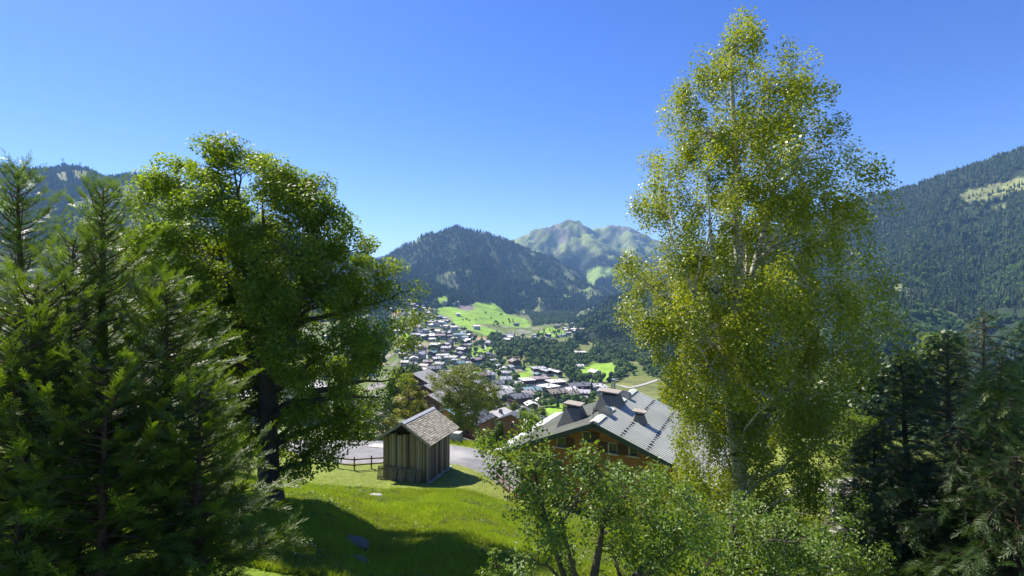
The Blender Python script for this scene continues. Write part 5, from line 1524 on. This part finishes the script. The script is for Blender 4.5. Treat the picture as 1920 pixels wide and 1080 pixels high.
make_tree('birch_tree', 'tall yellow green birch with white trunks and drooping twigs beside the chalet roof', (px3(1385, 1005, 21)[0], 21, hz(9.3, 21) - 0.1), px3(1395, 22, 21), 0.30, bir, 0.54, 228, 0.106,
          M_BIRB, M_BIRL, 23, n_limbs=44, aspect=0.75, hang=0.75, att=0.9, flat=1.0, updir=0.6, twig_r=0.006, limb_r=0.26,
          lean_trunks=[(*px3(1325, 330, 20.6), 0.12, 0.16), (*px3(1480, 180, 21.4), 0.45, 0.13), (*px3(1560, 560, 21.5), 0.2, 0.12), (*px3(1250, 420, 20.8), 0.35, 0.1)])

# small trees behind the barn
M_YEL = leafmat("yellowing_leaves", (0.15, 0.19, 0.02), (0.28, 0.30, 0.04), trans=0.45, tcol=(1.4, 1.25, 0.4), hueshift=(0.40, 0.34, 0.07))
c1 = envelope_clusters(768, 62.0, [(700, 5), (712, 14), (735, 30), (765, 38), (800, 40), (830, 30)], [(700, 5), (712, 14), (735, 26), (765, 36), (800, 36), (830, 25)], 110, 8)
make_tree('young_tree', 'small yellowing tree with thin stems just behind the barn roof', (*px3(768, 840, 62)[:2], hz(-12.4, 62)), px3(768, 705, 62), 0.09, c1, 0.66, 200, 0.17, M_BARK, M_YEL, 31, n_limbs=12, aspect=0.7, twig_r=0.015)
M_OLIV = leafmat("olive_leaves", (0.09, 0.13, 0.025), (0.17, 0.21, 0.04), trans=0.45, tcol=(1.5, 1.4, 0.4), hueshift=(0.24, 0.26, 0.06))
c2 = envelope_clusters(870, 78.0, [(684, 10), (700, 55), (725, 65), (750, 35), (780, 25), (800, 20)], [(684, 15), (700, 45), (725, 62), (760, 70), (785, 60), (805, 35)], 260, 9, gap=0.25)
make_tree('roadside_tree', 'olive green broadleaf tree with dark curved trunk behind the barn above the village', (*px3(850, 850, 78)[:2], hz(-8.9, 78)), px3(862, 700, 78), 0.24, c2, 0.85, 150, 0.2, M_BARK, M_OLIV, 32, n_limbs=16, aspect=0.6, twig_r=0.02)
M_DKL = leafmat("dark_bush_leaves", (0.03, 0.06, 0.012), (0.055, 0.10, 0.018), trans=0.35, hueshift=(0.09, 0.14, 0.025))
c3 = envelope_clusters(690, 58.5, [(742, 20), (760, 45), (790, 50), (820, 48), (846, 25)], [(742, 20), (760, 40), (790, 48), (820, 45), (846, 30)], 200, 10)
make_tree('leafy_bush', 'tall dark green bush across the lane under the edge of the ash crown', (*px3(690, 852, 58.5)[:2], hz(-16.4, 58.5)), px3(690, 755, 58.5), 0.12, c3, 0.7, 70, 0.17, M_BARK, M_DKL, 33, n_limbs=10, cat='bush', twig_r=0.02)

# shrubs and conifers on the hillside below the lane
c_b = 0
SH = [(935, 806, 60, 2.2, 'M'), (900, 812, 58, 1.2, 'M'), (1008, 790, 95, 4.5, 'M'), (1040, 800, 90, 5.0, 'M'), (985, 780, 120, 5, 'O'), (925, 742, 190, 7, 'O'), (905, 740, 200, 8, 'M'), (1010, 772, 200, 9, 'D'), (1060, 775, 210, 8, 'M'), (940, 768, 190, 7, 'O'),
      (760, 690, 230, 9, 'D'), (778, 700, 215, 9, 'M'), (745, 705, 220, 8, 'M'), (735, 725, 160, 7, 'M'), (1230, 775, 110, 6, 'M'), (1255, 790, 90, 5, 'M'), (1215, 765, 140, 6, 'D'), (660, 745, 150, 8, 'M'), (600, 760, 140, 7, 'D'), (560, 770, 130, 8, 'M'), (1110, 765, 200, 7, 'M'),
      (1400, 770, 70, 8, 'D'), (1450, 760, 80, 9, 'M'), (1500, 750, 75, 9, 'D'), (1560, 745, 70, 9, 'M'), (1620, 740, 62, 10, 'D'), (1350, 780, 75, 7, 'M'), (1680, 720, 60, 10, 'D'), (1480, 810, 52, 6, 'M'), (1550, 800, 48, 6, 'D'), (1420, 830, 45, 4, 'M'), (1630, 790, 45, 7, 'D'), (1310, 790, 85, 6, 'D'), (1750, 700, 60, 10, 'M'), (1280, 775, 100, 7, 'M'), (880, 730, 210, 7, 'M'), (965, 765, 200, 8, 'O'), (895, 770, 175, 6, 'D'), (845, 715, 220, 8, 'D')]
sh_lab = {'M': 'mid green leafy shrub', 'O': 'olive green leafy tree', 'D': 'dark green leafy tree'}
wh = {0: 'at the far lane edge between barn and apple branches', 1: 'low at the far lane edge just right of the barn roof', 2: 'behind the left eave of the chalet', 3: 'beside the small green lawn behind the chalet eave'}
shm = {}
for k, mt in (('M', leafmat("shrub_leaves", (0.05, 0.10, 0.015), (0.10, 0.16, 0.025), trans=0.4, hueshift=(0.15, 0.18, 0.03))), ('O', M_OLIV), ('D', M_DKL)):
    me = blob_tree_mesh('shrub_' + k, 40 + ord(k), 2600, 0.030)
    at = me.attributes.new("v", 'FLOAT', 'POINT'); at.data.foreach_set("value", np.repeat(R.rand(len(me.vertices) // 4 + 1), 4)[:len(me.vertices)].astype(np.float32))
    me.materials.append(mt); shm[k] = me
for i, (px, py, Y, h, k) in enumerate(SH):
    X, _, Z = px3(px, py, Y)
    o = bpy.data.objects.new('leafy_shrub' if h < 5 else 'broadleaf_tree', shm[k]); COL.objects.link(o)
    g = hz(X, Y); o.location = (X, Y, g - 0.2); hh = max(h * 1.0, Z - g + h * 0.5)
    o.scale = (h * 1.1, h * 1.1, hh); o.rotation_euler = (0, 0, i * 1.3)
    o['label'] = f"{sh_lab[k]} {wh[i]}" if i in wh else f"{sh_lab[k]} on the hillside among the lower chalets"; o['category'] = 'shrub' if h < 5 else 'tree'
    if i not in wh: o['group'] = 'leafy trees on the hillside below the lane'

# ---- feathery conifers
def spray_template(rs, pairs=8):
    v = []; f = []; val = []
    def blade(p, q, w, a, b):
        d = np.array(q) - np.array(p); n = np.array([-d[1], d[0], 0]); n = n / (np.linalg.norm(n) + 1e-9) * w / 2
        m_ = np.array(p) * 0.6 + np.array(q) * 0.4; k = len(v)
        v.extend([np.array(p), m_ - n, np.array(q), m_ + n]); f.append((k, k + 1, k + 2, k + 3)); val.extend([a, (a + b) / 2, b, (a + b) / 2])
    blade((0, 0, 0), (1, 0, 0), 0.03, 0.0, 1.0)
    for i in range(pairs):
        u = 0.08 + 0.84 * i / (pairs - 1)
        L = 0.36 * (1 - u) ** 0.6 + 0.07
        for s in (-1, 1):
            uu = u + 0.03 * s; ang = math.radians(36 + rs.randn() * 10)
            e = (uu + L * math.cos(ang), s * L * math.sin(ang), rs.randn() * 0.04 + 0.05)
            blade((uu, 0, 0), e, 0.034, u * 0.6, min(1, u * 0.5 + 0.5))
            if L > 0.38:
                h = (uu + 0.45 * L * math.cos(ang), s * 0.45 * L * math.sin(ang), 0.02)
                blade(h, (h[0] + 0.42 * L, h[1] + s * 0.06 * L, rs.randn() * 0.03), 0.045, u * 0.6, min(1, u * 0.5 + 0.45))
    return np.array(v), np.array(f), np.array(val)
TEMPL = [spray_template(np.random.RandomState(50 + i)) for i in range(3)]
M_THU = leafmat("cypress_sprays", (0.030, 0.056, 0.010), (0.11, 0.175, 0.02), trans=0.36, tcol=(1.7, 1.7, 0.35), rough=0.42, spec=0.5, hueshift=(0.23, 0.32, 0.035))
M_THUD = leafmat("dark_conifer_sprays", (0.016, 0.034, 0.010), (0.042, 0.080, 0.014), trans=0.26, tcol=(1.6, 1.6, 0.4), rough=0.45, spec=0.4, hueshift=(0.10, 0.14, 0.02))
M_CBARK = surf("red_brown_bark", (0.05, 0.032, 0.022), (0.10, 0.065, 0.045), 3, 0.9, bump=0.6)
def conifer(label, px, Y, top_py, rad, seed, mat=M_THU, n_br=160, sp=23, spl=0.38, rise=0.85, tip=1.0, sweep=(0.0, 0.0), name='cypress_tree', low=0.03, prof=0.95, droop=0.0):
    rs = np.random.RandomState(seed)
    X, _, zt = px3(px, top_py, Y); z0 = hz(X, Y) - 0.1; H = zt - z0
    t = thing(name, label, 'conifer', (X, Y, z0))
    w = MB(); tz = np.linspace(0, 1, 12)
    T = np.stack([np.cumsum(rs.randn(12) * 0.03), np.cumsum(rs.randn(12) * 0.03), tz * H], 1)
    w.tube([tuple(p) for p in T], list(0.022 * H * (1 - tz) ** 0.9 + 0.008), 8, cap=False)
    PS = []; DS = []; US = []; LS = []; VS = []
    for i in range(n_br):
        u = low + (1 - low) * ((i + rs.rand()) / n_br) ** 0.9
        az = i * 2.399 + rs.randn() * 0.3
        L = rad * ((1 - u) ** prof) * (0.55 + 0.85 * rs.rand()) + 0.18
        s = np.array([np.interp(u, tz, T[:, 0]), np.interp(u, tz, T[:, 1]), u * H])
        o = np.array([math.cos(az), math.sin(az), 0.0]) + np.array([sweep[0], sweep[1], 0]) * rs.rand()
        e = s + o * L + np.array([0, 0, L * (rise * (0.25 + 1.1 * u) + 0.22 * rs.randn() - droop)])
        m_ = s + o * L * 0.55 + np.array([0, 0, L * (rise * 0.2 + (0.25 if droop else 0))])
        B = bez(s, m_, e, 7)
        w.tube([tuple(p) for p in B[:6]], list(np.linspace(0.02 + 0.006 * L, 0.005, 6)), 4, cap=False)
        k = max(4, int(sp * (0.35 + L / rad)))
        tt_ = 0.10 + 0.90 * rs.rand(k) ** 0.8; tt_[0] = 1.0
        for q in tt_:
            j = q * 6; a = int(min(5, j)); p = B[a] + (B[a + 1] - B[a]) * (j - a)
            d = norm(B[a + 1] - B[a]); side = np.cross(d, [0, 0, 1.0]); side = norm(side)
            sg = rs.choice([-1, 1]); ang = (0 if q > 0.97 else rs.uniform(0.35, 0.9))
            dd = d * math.cos(ang) + side * sg * math.sin(ang) + np.array([0, 0, rs.uniform(-0.15, 0.45) - droop * 0.6]) + rs.randn(3) * 0.2
            PS.append(p); DS.append(dd); US.append(np.array([0, 0, 1.0]) + rs.randn(3) * 0.45); LS.append(spl * (0.65 + 0.6 * rs.rand()) * (0.6 + 0.4 * L / rad))
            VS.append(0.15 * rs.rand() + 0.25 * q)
    for q in range(int(n_br * 1.1)):
        u = rs.uniform(0.02, 0.93); az = rs.uniform(0, 6.283); rr = rad * (1 - u) ** prof * rs.uniform(0.02, 0.42)
        p = np.array([np.interp(u, tz, T[:, 0]) + rr * math.cos(az), np.interp(u, tz, T[:, 1]) + rr * math.sin(az), u * H])
        PS.append(p); DS.append(np.array([math.cos(az), math.sin(az), rs.uniform(0.0, 0.9) - droop * 3])); US.append(rs.randn(3)); LS.append(spl * rs.uniform(0.8, 1.3)); VS.append(0.1 * rs.rand())
    # leader
    for q in range(10):
        p = T[-1] + np.array([0, 0, -0.12 * q]); d = np.array([rs.randn() * 0.5, rs.randn() * 0.5, 1.0]); PS.append(p); DS.append(d); US.append(rs.randn(3)); LS.append(spl * 0.7); VS.append(0.4)
    PS = np.array(PS); D_ = norm(np.array(DS)); U = np.array(US); U = norm(U - D_ * (U * D_).sum(1, keepdims=True)); S_ = np.cross(U, D_); LS = np.array(LS); VS = np.array(VS)
    pick = rs.randint(3, size=len(PS)); vv = []; ff = []; vl = []; n0 = 0
    for k in range(3):
        v, f, val = TEMPL[k]; m = pick == k; c = m.sum()
        if not c: continue
        bend = -0.25 * (v[:, 0] ** 2)
        W = PS[m][:, None] + (D_[m][:, None] * v[None, :, 0:1] + S_[m][:, None] * v[None, :, 1:2] + U[m][:, None] * (v[None, :, 2:3] + bend[None, :, None] * 0.6)) * LS[m][:, None, None]
        vv.append(W.reshape(-1, 3)); ff.append((f[None] + (np.arange(c) * len(v))[:, None, None]).reshape(-1, 4) + n0); n0 += c * len(v)
        vl.append(np.clip(VS[m][:, None] + val[None] * 0.6, 0, 1).ravel())  # sunlit tips and darker inside are put into the spray colour
    me = mesh_np('crown', np.concatenate(vv), quads=np.concatenate(ff))
    at = me.attributes.new("v", 'FLOAT', 'POINT'); at.data.foreach_set("value", np.concatenate(vl).astype(np.float32))
    w.build('trunk', M_CBARK, t, True); link('crown', me, [mat], t, kind='stuff')
    return t
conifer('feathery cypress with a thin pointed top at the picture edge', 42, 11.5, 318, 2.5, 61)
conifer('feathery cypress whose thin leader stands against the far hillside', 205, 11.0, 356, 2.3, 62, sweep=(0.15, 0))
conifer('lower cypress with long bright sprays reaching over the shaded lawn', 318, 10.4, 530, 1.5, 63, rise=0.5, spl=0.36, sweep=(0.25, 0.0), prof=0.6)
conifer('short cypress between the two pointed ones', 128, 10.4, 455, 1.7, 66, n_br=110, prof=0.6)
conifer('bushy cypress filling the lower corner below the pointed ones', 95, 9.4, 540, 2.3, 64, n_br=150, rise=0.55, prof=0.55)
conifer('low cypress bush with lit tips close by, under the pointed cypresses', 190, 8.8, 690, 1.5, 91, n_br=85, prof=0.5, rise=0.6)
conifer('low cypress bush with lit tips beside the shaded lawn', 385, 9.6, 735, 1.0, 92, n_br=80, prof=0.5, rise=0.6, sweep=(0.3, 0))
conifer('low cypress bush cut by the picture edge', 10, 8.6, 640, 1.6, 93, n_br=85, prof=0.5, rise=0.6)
for i, (px, Y, top, rad, lab) in enumerate([
    (1700, 19.5, 655, 2.1, 'dark conifer next to the birch in the conifer group'), (1775, 18.0, 622, 2.3, 'dark conifer second from the birch in the conifer group'),
    (1850, 20.0, 585, 2.6, 'tallest dark conifer at the back of the conifer group'), (1935, 17.0, 600, 2.6, 'dark conifer cut by the picture edge'),
    (1868, 14.2, 668, 1.1, 'slim lighter green conifer standing in front of the dark ones'), (1790, 14.5, 800, 2.4, 'low bushy dark conifer at the front of the conifer group'), (1920, 12.8, 860, 2.2, 'low bushy dark conifer in the lower corner by the birch'), (1690, 15.5, 835, 1.6, 'low dark conifer at the edge of the gravel yard next to the light green shrubs'), (1640, 20.5, 800, 1.7, 'slim dark conifer behind the gravel yard next to the birch'), (1985, 17.5, 560, 2.6, 'dark conifer leaning in from beyond the picture edge')]):
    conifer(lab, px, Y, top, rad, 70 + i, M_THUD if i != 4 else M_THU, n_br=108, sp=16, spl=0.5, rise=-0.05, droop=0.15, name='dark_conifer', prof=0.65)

# ---- apple tree and shrubs in front
M_APL = leafmat("apple_leaves", (0.08, 0.14, 0.024), (0.15, 0.23, 0.04), trans=0.36, tcol=(1.7, 1.6, 0.4), rough=0.42, spec=0.4, hueshift=(0.24, 0.31, 0.07))
def blob_clusters(blobs, Y0, Y1, seed, per=0.013):
    rs = np.random.RandomState(seed); out = []
    for b in blobs:
        px, py, r = b[:3]; Yc = b[3] if len(b) > 3 else rs.uniform(Y0, Y1)
        n = max(5, int(per * r * r))
        for _ in range(n):
            a = rs.uniform(0, 6.28); q = r * math.sqrt(rs.rand())
            out.append(px3(px + q * math.cos(a), py + q * math.sin(a), Yc + rs.randn() * r / 960 * Yc * 0.5))
    return np.array(out)
ap = blob_clusters([(992, 778, 11, 11), (986, 808, 18, 11), (1000, 850, 34, 11), (925, 838, 26, 11.2), (905, 822, 12, 11.3), (960, 870, 34, 11), (925, 885, 16, 11), (1015, 900, 46), (990, 955, 40), (1045, 935, 45), (1098, 848, 16, 10.6), (1105, 872, 28, 10.6), (1110, 920, 36), (1160, 935, 45), (1155, 885, 14), (1200, 905, 30), (1240, 925, 34), (1235, 885, 14), (1285, 935, 30), (1290, 975, 42),
                    (1140, 990, 55), (1205, 1000, 60), (1030, 1010, 34), (1000, 990, 30), (1060, 1060, 30), (1180, 1070, 50), (1270, 1050, 60), (985, 1060, 14), (1330, 1010, 40)], 10.0, 12.0, 81)
make_tree('apple_tree', 'apple tree with open branches in front of the chalet gable', (px3(1090, 1180, 11)[0], 11, hz(1.5, 11) - 0.1), px3(1130, 960, 11), 0.13, ap, 0.26, 30, 0.092, M_BARK, M_APL, 82, n_limbs=24, aspect=0.55, fold=0.08, att=0.8, flat=1.0, twig_r=0.005, limb_r=0.45, bulge=0.55,
          lean_trunks=[(*px3(1000, 880, 11), 0.1, 0.07), (*px3(1290, 960, 11), 0.15, 0.08), (*px3(1050, 960, 10.6), 0.25, 0.06)])
ap2 = blob_clusters([(1340, 1060, 60), (1400, 1010, 50), (1440, 1050, 60), (1390, 960, 30), (1500, 1040, 55), (1550, 1060, 50), (1470, 990, 30), (1360, 985, 30), (1600, 1070, 40), (1530, 1000, 26), (1650, 1060, 36, 14), (1580, 1000, 30, 14), (1620, 960, 24, 15), (1560, 945, 24, 15)], 12.0, 14.0, 83)
make_tree('fruit_tree', 'low light green fruit tree in front of the birch trunk', (px3(1380, 1120, 13)[0], 13, hz(5.7, 13) - 0.1), px3(1376, 940, 13), 0.07, ap2, 0.28, 32, 0.095, M_BARK, M_APL, 84, n_limbs=16, aspect=0.55, fold=0.08, flat=1.0, twig_r=0.005)
sp_ = blob_clusters([(930, 1062, 16, 10.5), (945, 1075, 18, 10.5), (925, 1040, 8, 10.5), (905, 1078, 12, 10.5)], 10, 11, 85, per=0.03)
make_tree('sapling', 'small sapling tip at the lower edge of the sunny lawn', (*px3(930, 1160, 10.5)[:2], hz(-0.3, 10.5) - 0.05), px3(930, 1030, 10.5), 0.02, sp_, 0.14, 16, 0.085, M_BARK, M_APL, 86, n_limbs=5, aspect=0.5, fold=0.08, twig_r=0.004)
ys_ = blob_clusters([(1210, 930, 40, 26), (1260, 945, 45, 26), (1180, 960, 30, 25), (1290, 900, 30, 27), (1250, 890, 18, 27)], 25, 27, 87, per=0.03)
make_tree('yellow_shrub', 'yellow green shrub between the chalet wall and the birch', (*px3(1240, 1000, 26)[:2], hz(7.6, 26) - 0.1), px3(1240, 900, 26), 0.05, ys_, 0.38, 45, 0.085, M_BARK, M_BIRL, 88, n_limbs=10, cat='shrub', aspect=0.7, twig_r=0.006)
ys2 = blob_clusters([(1600, 800, 35, 27), (1570, 850, 50, 26), (1630, 860, 40, 27), (1590, 900, 40, 26), (1640, 800, 20, 27), (1540, 920, 34, 25), (1640, 930, 36, 25), (1500, 870, 28, 26), (1460, 930, 34, 24), (1680, 900, 34, 25), (1600, 960, 34, 24), (1500, 960, 26, 24)], 25, 27, 89, per=0.025)
make_tree('yellow_shrub', 'sunlit yellow green bush between birch and dark conifers', (*px3(1600, 960, 26.5)[:2], hz(17.6, 26.5) - 0.1), px3(1600, 800, 26.5), 0.07, ys2, 0.45, 50, 0.10, M_BARK, M_MAPL, 90, n_limbs=10, cat='shrub', aspect=0.6, twig_r=0.008)

# ------------------------------------------------------------------ grass
def tuft_mesh(name, seed, blades=9, h=0.2, spread=0.09, w=0.012, lean=0.5):
    rs = np.random.RandomState(seed); v = []; q = []; tr = []
    for i in range(blades):
        a = rs.uniform(0, 6.28); b = rs.rand() * spread; hh = h * rs.uniform(0.5, 1.1); l = hh * lean * rs.rand(); c = rs.uniform(0, 6.28)
        x, y = b * math.cos(a), b * math.sin(a); dx, dy = math.cos(c) * w / 2, math.sin(c) * w / 2
        ox, oy = math.cos(a + 0.6) * l, math.sin(a + 0.6) * l; k = len(v)
        v += [(x - dx, y - dy, -0.02), (x + dx, y + dy, -0.02), (x + dx * 0.7 + ox * 0.35, y + dy * 0.7 + oy * 0.35, hh * 0.6), (x - dx * 0.7 + ox * 0.35, y - dy * 0.7 + oy * 0.35, hh * 0.6), (x + ox, y + oy, hh)]
        q.append((k, k + 1, k + 2, k + 3)); tr.append((k + 3, k + 2, k + 4))
    return mesh_np(name, np.array(v), quads=np.array(q), tris=np.array(tr))
M_GRASS = leafmat("grass_blades", (0.19, 0.29, 0.024), (0.31, 0.41, 0.045), trans=0.42, tcol=(1.35, 1.4, 0.4), rough=0.5, spec=0.35, obj_random=True, hueshift=(0.38, 0.40, 0.09), clump=(0.35, (0.20, 0.22, 0.05)))
TU = [tuft_mesh("tuft_a", 1), tuft_mesh("tuft_b", 2, 7, 0.26, 0.1), tuft_mesh("tuft_c", 3, 11, 0.14, 0.12)]
for me in TU: me.materials.append(M_GRASS)
def on_lane(x, y, extra=0.3):
    d = np.full(x.shape, 1e9)
    for a, b in zip(LANE[:-1], LANE[1:]):
        for s in np.linspace(0, 1, 8):
            cx, cy, h = [a[k] + (b[k] - a[k]) * s for k in range(3)]
            d = np.minimum(d, np.hypot(x - cx, y - cy) - h)
    return d < extra
n = 210000
gyv = 12.5 + (R.rand(n) ** 1.25) * 30; gxv = R.uniform(-1.15, 0.62, n) * gyv
k = ~((gyv > 37.5) & (R.rand(n) < 0.72)) 
k &= ~on_lane(gxv, gyv)
loc = Matrix.Rotation(math.radians(18), 3, 'Z')
lx = (gxv - barn.location.x) * math.cos(math.radians(18)) - (gyv - barn.location.y) * math.sin(math.radians(18)); ly = (gxv - barn.location.x) * math.sin(math.radians(18)) + (gyv - barn.location.y) * math.cos(math.radians(18))
k &= ~((np.abs(lx) < 2.0) & (np.abs(ly) < 2.3))
k &= ~((gxv > 0.5) & (gyv > 35))
gxv, gyv = gxv[k], gyv[k]
gz = heights(gxv, gyv)
sc_ = (0.55 + 0.6 * R.rand(len(gxv))) * np.where(gyv > 37.5, 0.5, 1.0) * (0.6 + 0.8 * fbm(gxv / 2.5, gyv / 2.5, 2))
scatter('lawn_grass', np.stack([gxv, gyv, gz], 1), sc_, np.stack([R.randn(len(gxv)) * 0.1, R.randn(len(gxv)) * 0.1, R.uniform(0, 6.28, len(gxv))], 1), TU, sc_ * 1.3, kind='stuff')
def weed_mesh(name, seed, n=8, h=0.16):
    rs = np.random.RandomState(seed); v = []; q = []
    for i in range(n):
        a = i * 6.283 / n + rs.randn() * 0.3; l = h * rs.uniform(0.6, 1.1); w = l * 0.2; u = rs.uniform(0.4, 1.0); k = len(v)
        dx, dy = math.cos(a), math.sin(a)
        v += [(0, 0, 0), (dx * l * 0.5 - dy * w, dy * l * 0.5 + dx * w, l * u * 0.6), (dx * l, dy * l, l * u * 0.7), (dx * l * 0.5 + dy * w, dy * l * 0.5 - dx * w, l * u * 0.6)]
        q.append((k, k + 1, k + 2, k + 3))
    return mesh_np(name, np.array(v), quads=np.array(q))
def flower_mesh(name, seed):
    rs = np.random.RandomState(seed); v = []; q = []
    for i in range(4):
        x, y = rs.randn(2) * 0.08; z = rs.uniform(0.14, 0.26); k = len(v); r = 0.022
        v += [(x - r, y, z), (x, y - r, z), (x + r, y, z + 0.008), (x, y + r, z)]; q.append((k, k + 1, k + 2, k + 3))
    return mesh_np(name, np.array(v), quads=np.array(q))
M_WEED = leafmat("weed_leaves", (0.07, 0.13, 0.02), (0.13, 0.20, 0.03), trans=0.35, obj_random=True, hueshift=(0.22, 0.22, 0.07))
M_FLOW = surf("white_petals", (0.7, 0.7, 0.62), (0.8, 0.8, 0.72), 2, 0.8, bump=0)
WE = [weed_mesh("weed_a", 1), weed_mesh("weed_b", 2, 6, 0.22)]
for me in WE: me.materials.append(M_WEED)
FL = [flower_mesh("flower_a", 1)]; FL[0].materials.append(M_FLOW)
for nm, cnt, ms, thr, s0 in (('meadow_weeds', 26000, WE, 0.50, 0.8), ('meadow_flowers', 260, FL, 0.50, 0.8)):
    fy = 12.5 + (R.rand(cnt) ** 1.15) * 25; fx = R.uniform(-1.0, 0.3, cnt) * fy
    kk = (fbm(fx / 2.2 + 8, fy / 2.2, 3) > thr) & ~on_lane(fx, fy); fx, fy = fx[kk], fy[kk]
    ss = s0 * (0.6 + 0.7 * R.rand(len(fx)))
    scatter(nm, np.stack([fx, fy, heights(fx, fy)], 1), ss, np.stack([R.randn(len(fx)) * 0.1, R.randn(len(fx)) * 0.1, R.uniform(0, 6.28, len(fx))], 1), ms, ss, kind='stuff')
n = 16000
wx_ = R.uniform(-34, 5, n); wy_ = R.uniform(47, 66, n)
k = ~on_lane(wx_, wy_, 0.15) & (wy_ > 48 - 0.0 * wx_) & (dist_poly(wx_, wy_, [(p[0], p[1]) for p in LANE]) < 13)
wx_, wy_ = wx_[k], wy_[k]
s_ = 1.3 + 1.6 * R.rand(len(wx_))
scatter('verge_grass', np.stack([wx_, wy_, heights(wx_, wy_) - 0.02], 1), s_, np.stack([R.randn(len(wx_)) * 0.15, R.randn(len(wx_)) * 0.15, R.uniform(0, 6.28, len(wx_))], 1), TU, s_ * 1.2, kind='stuff')
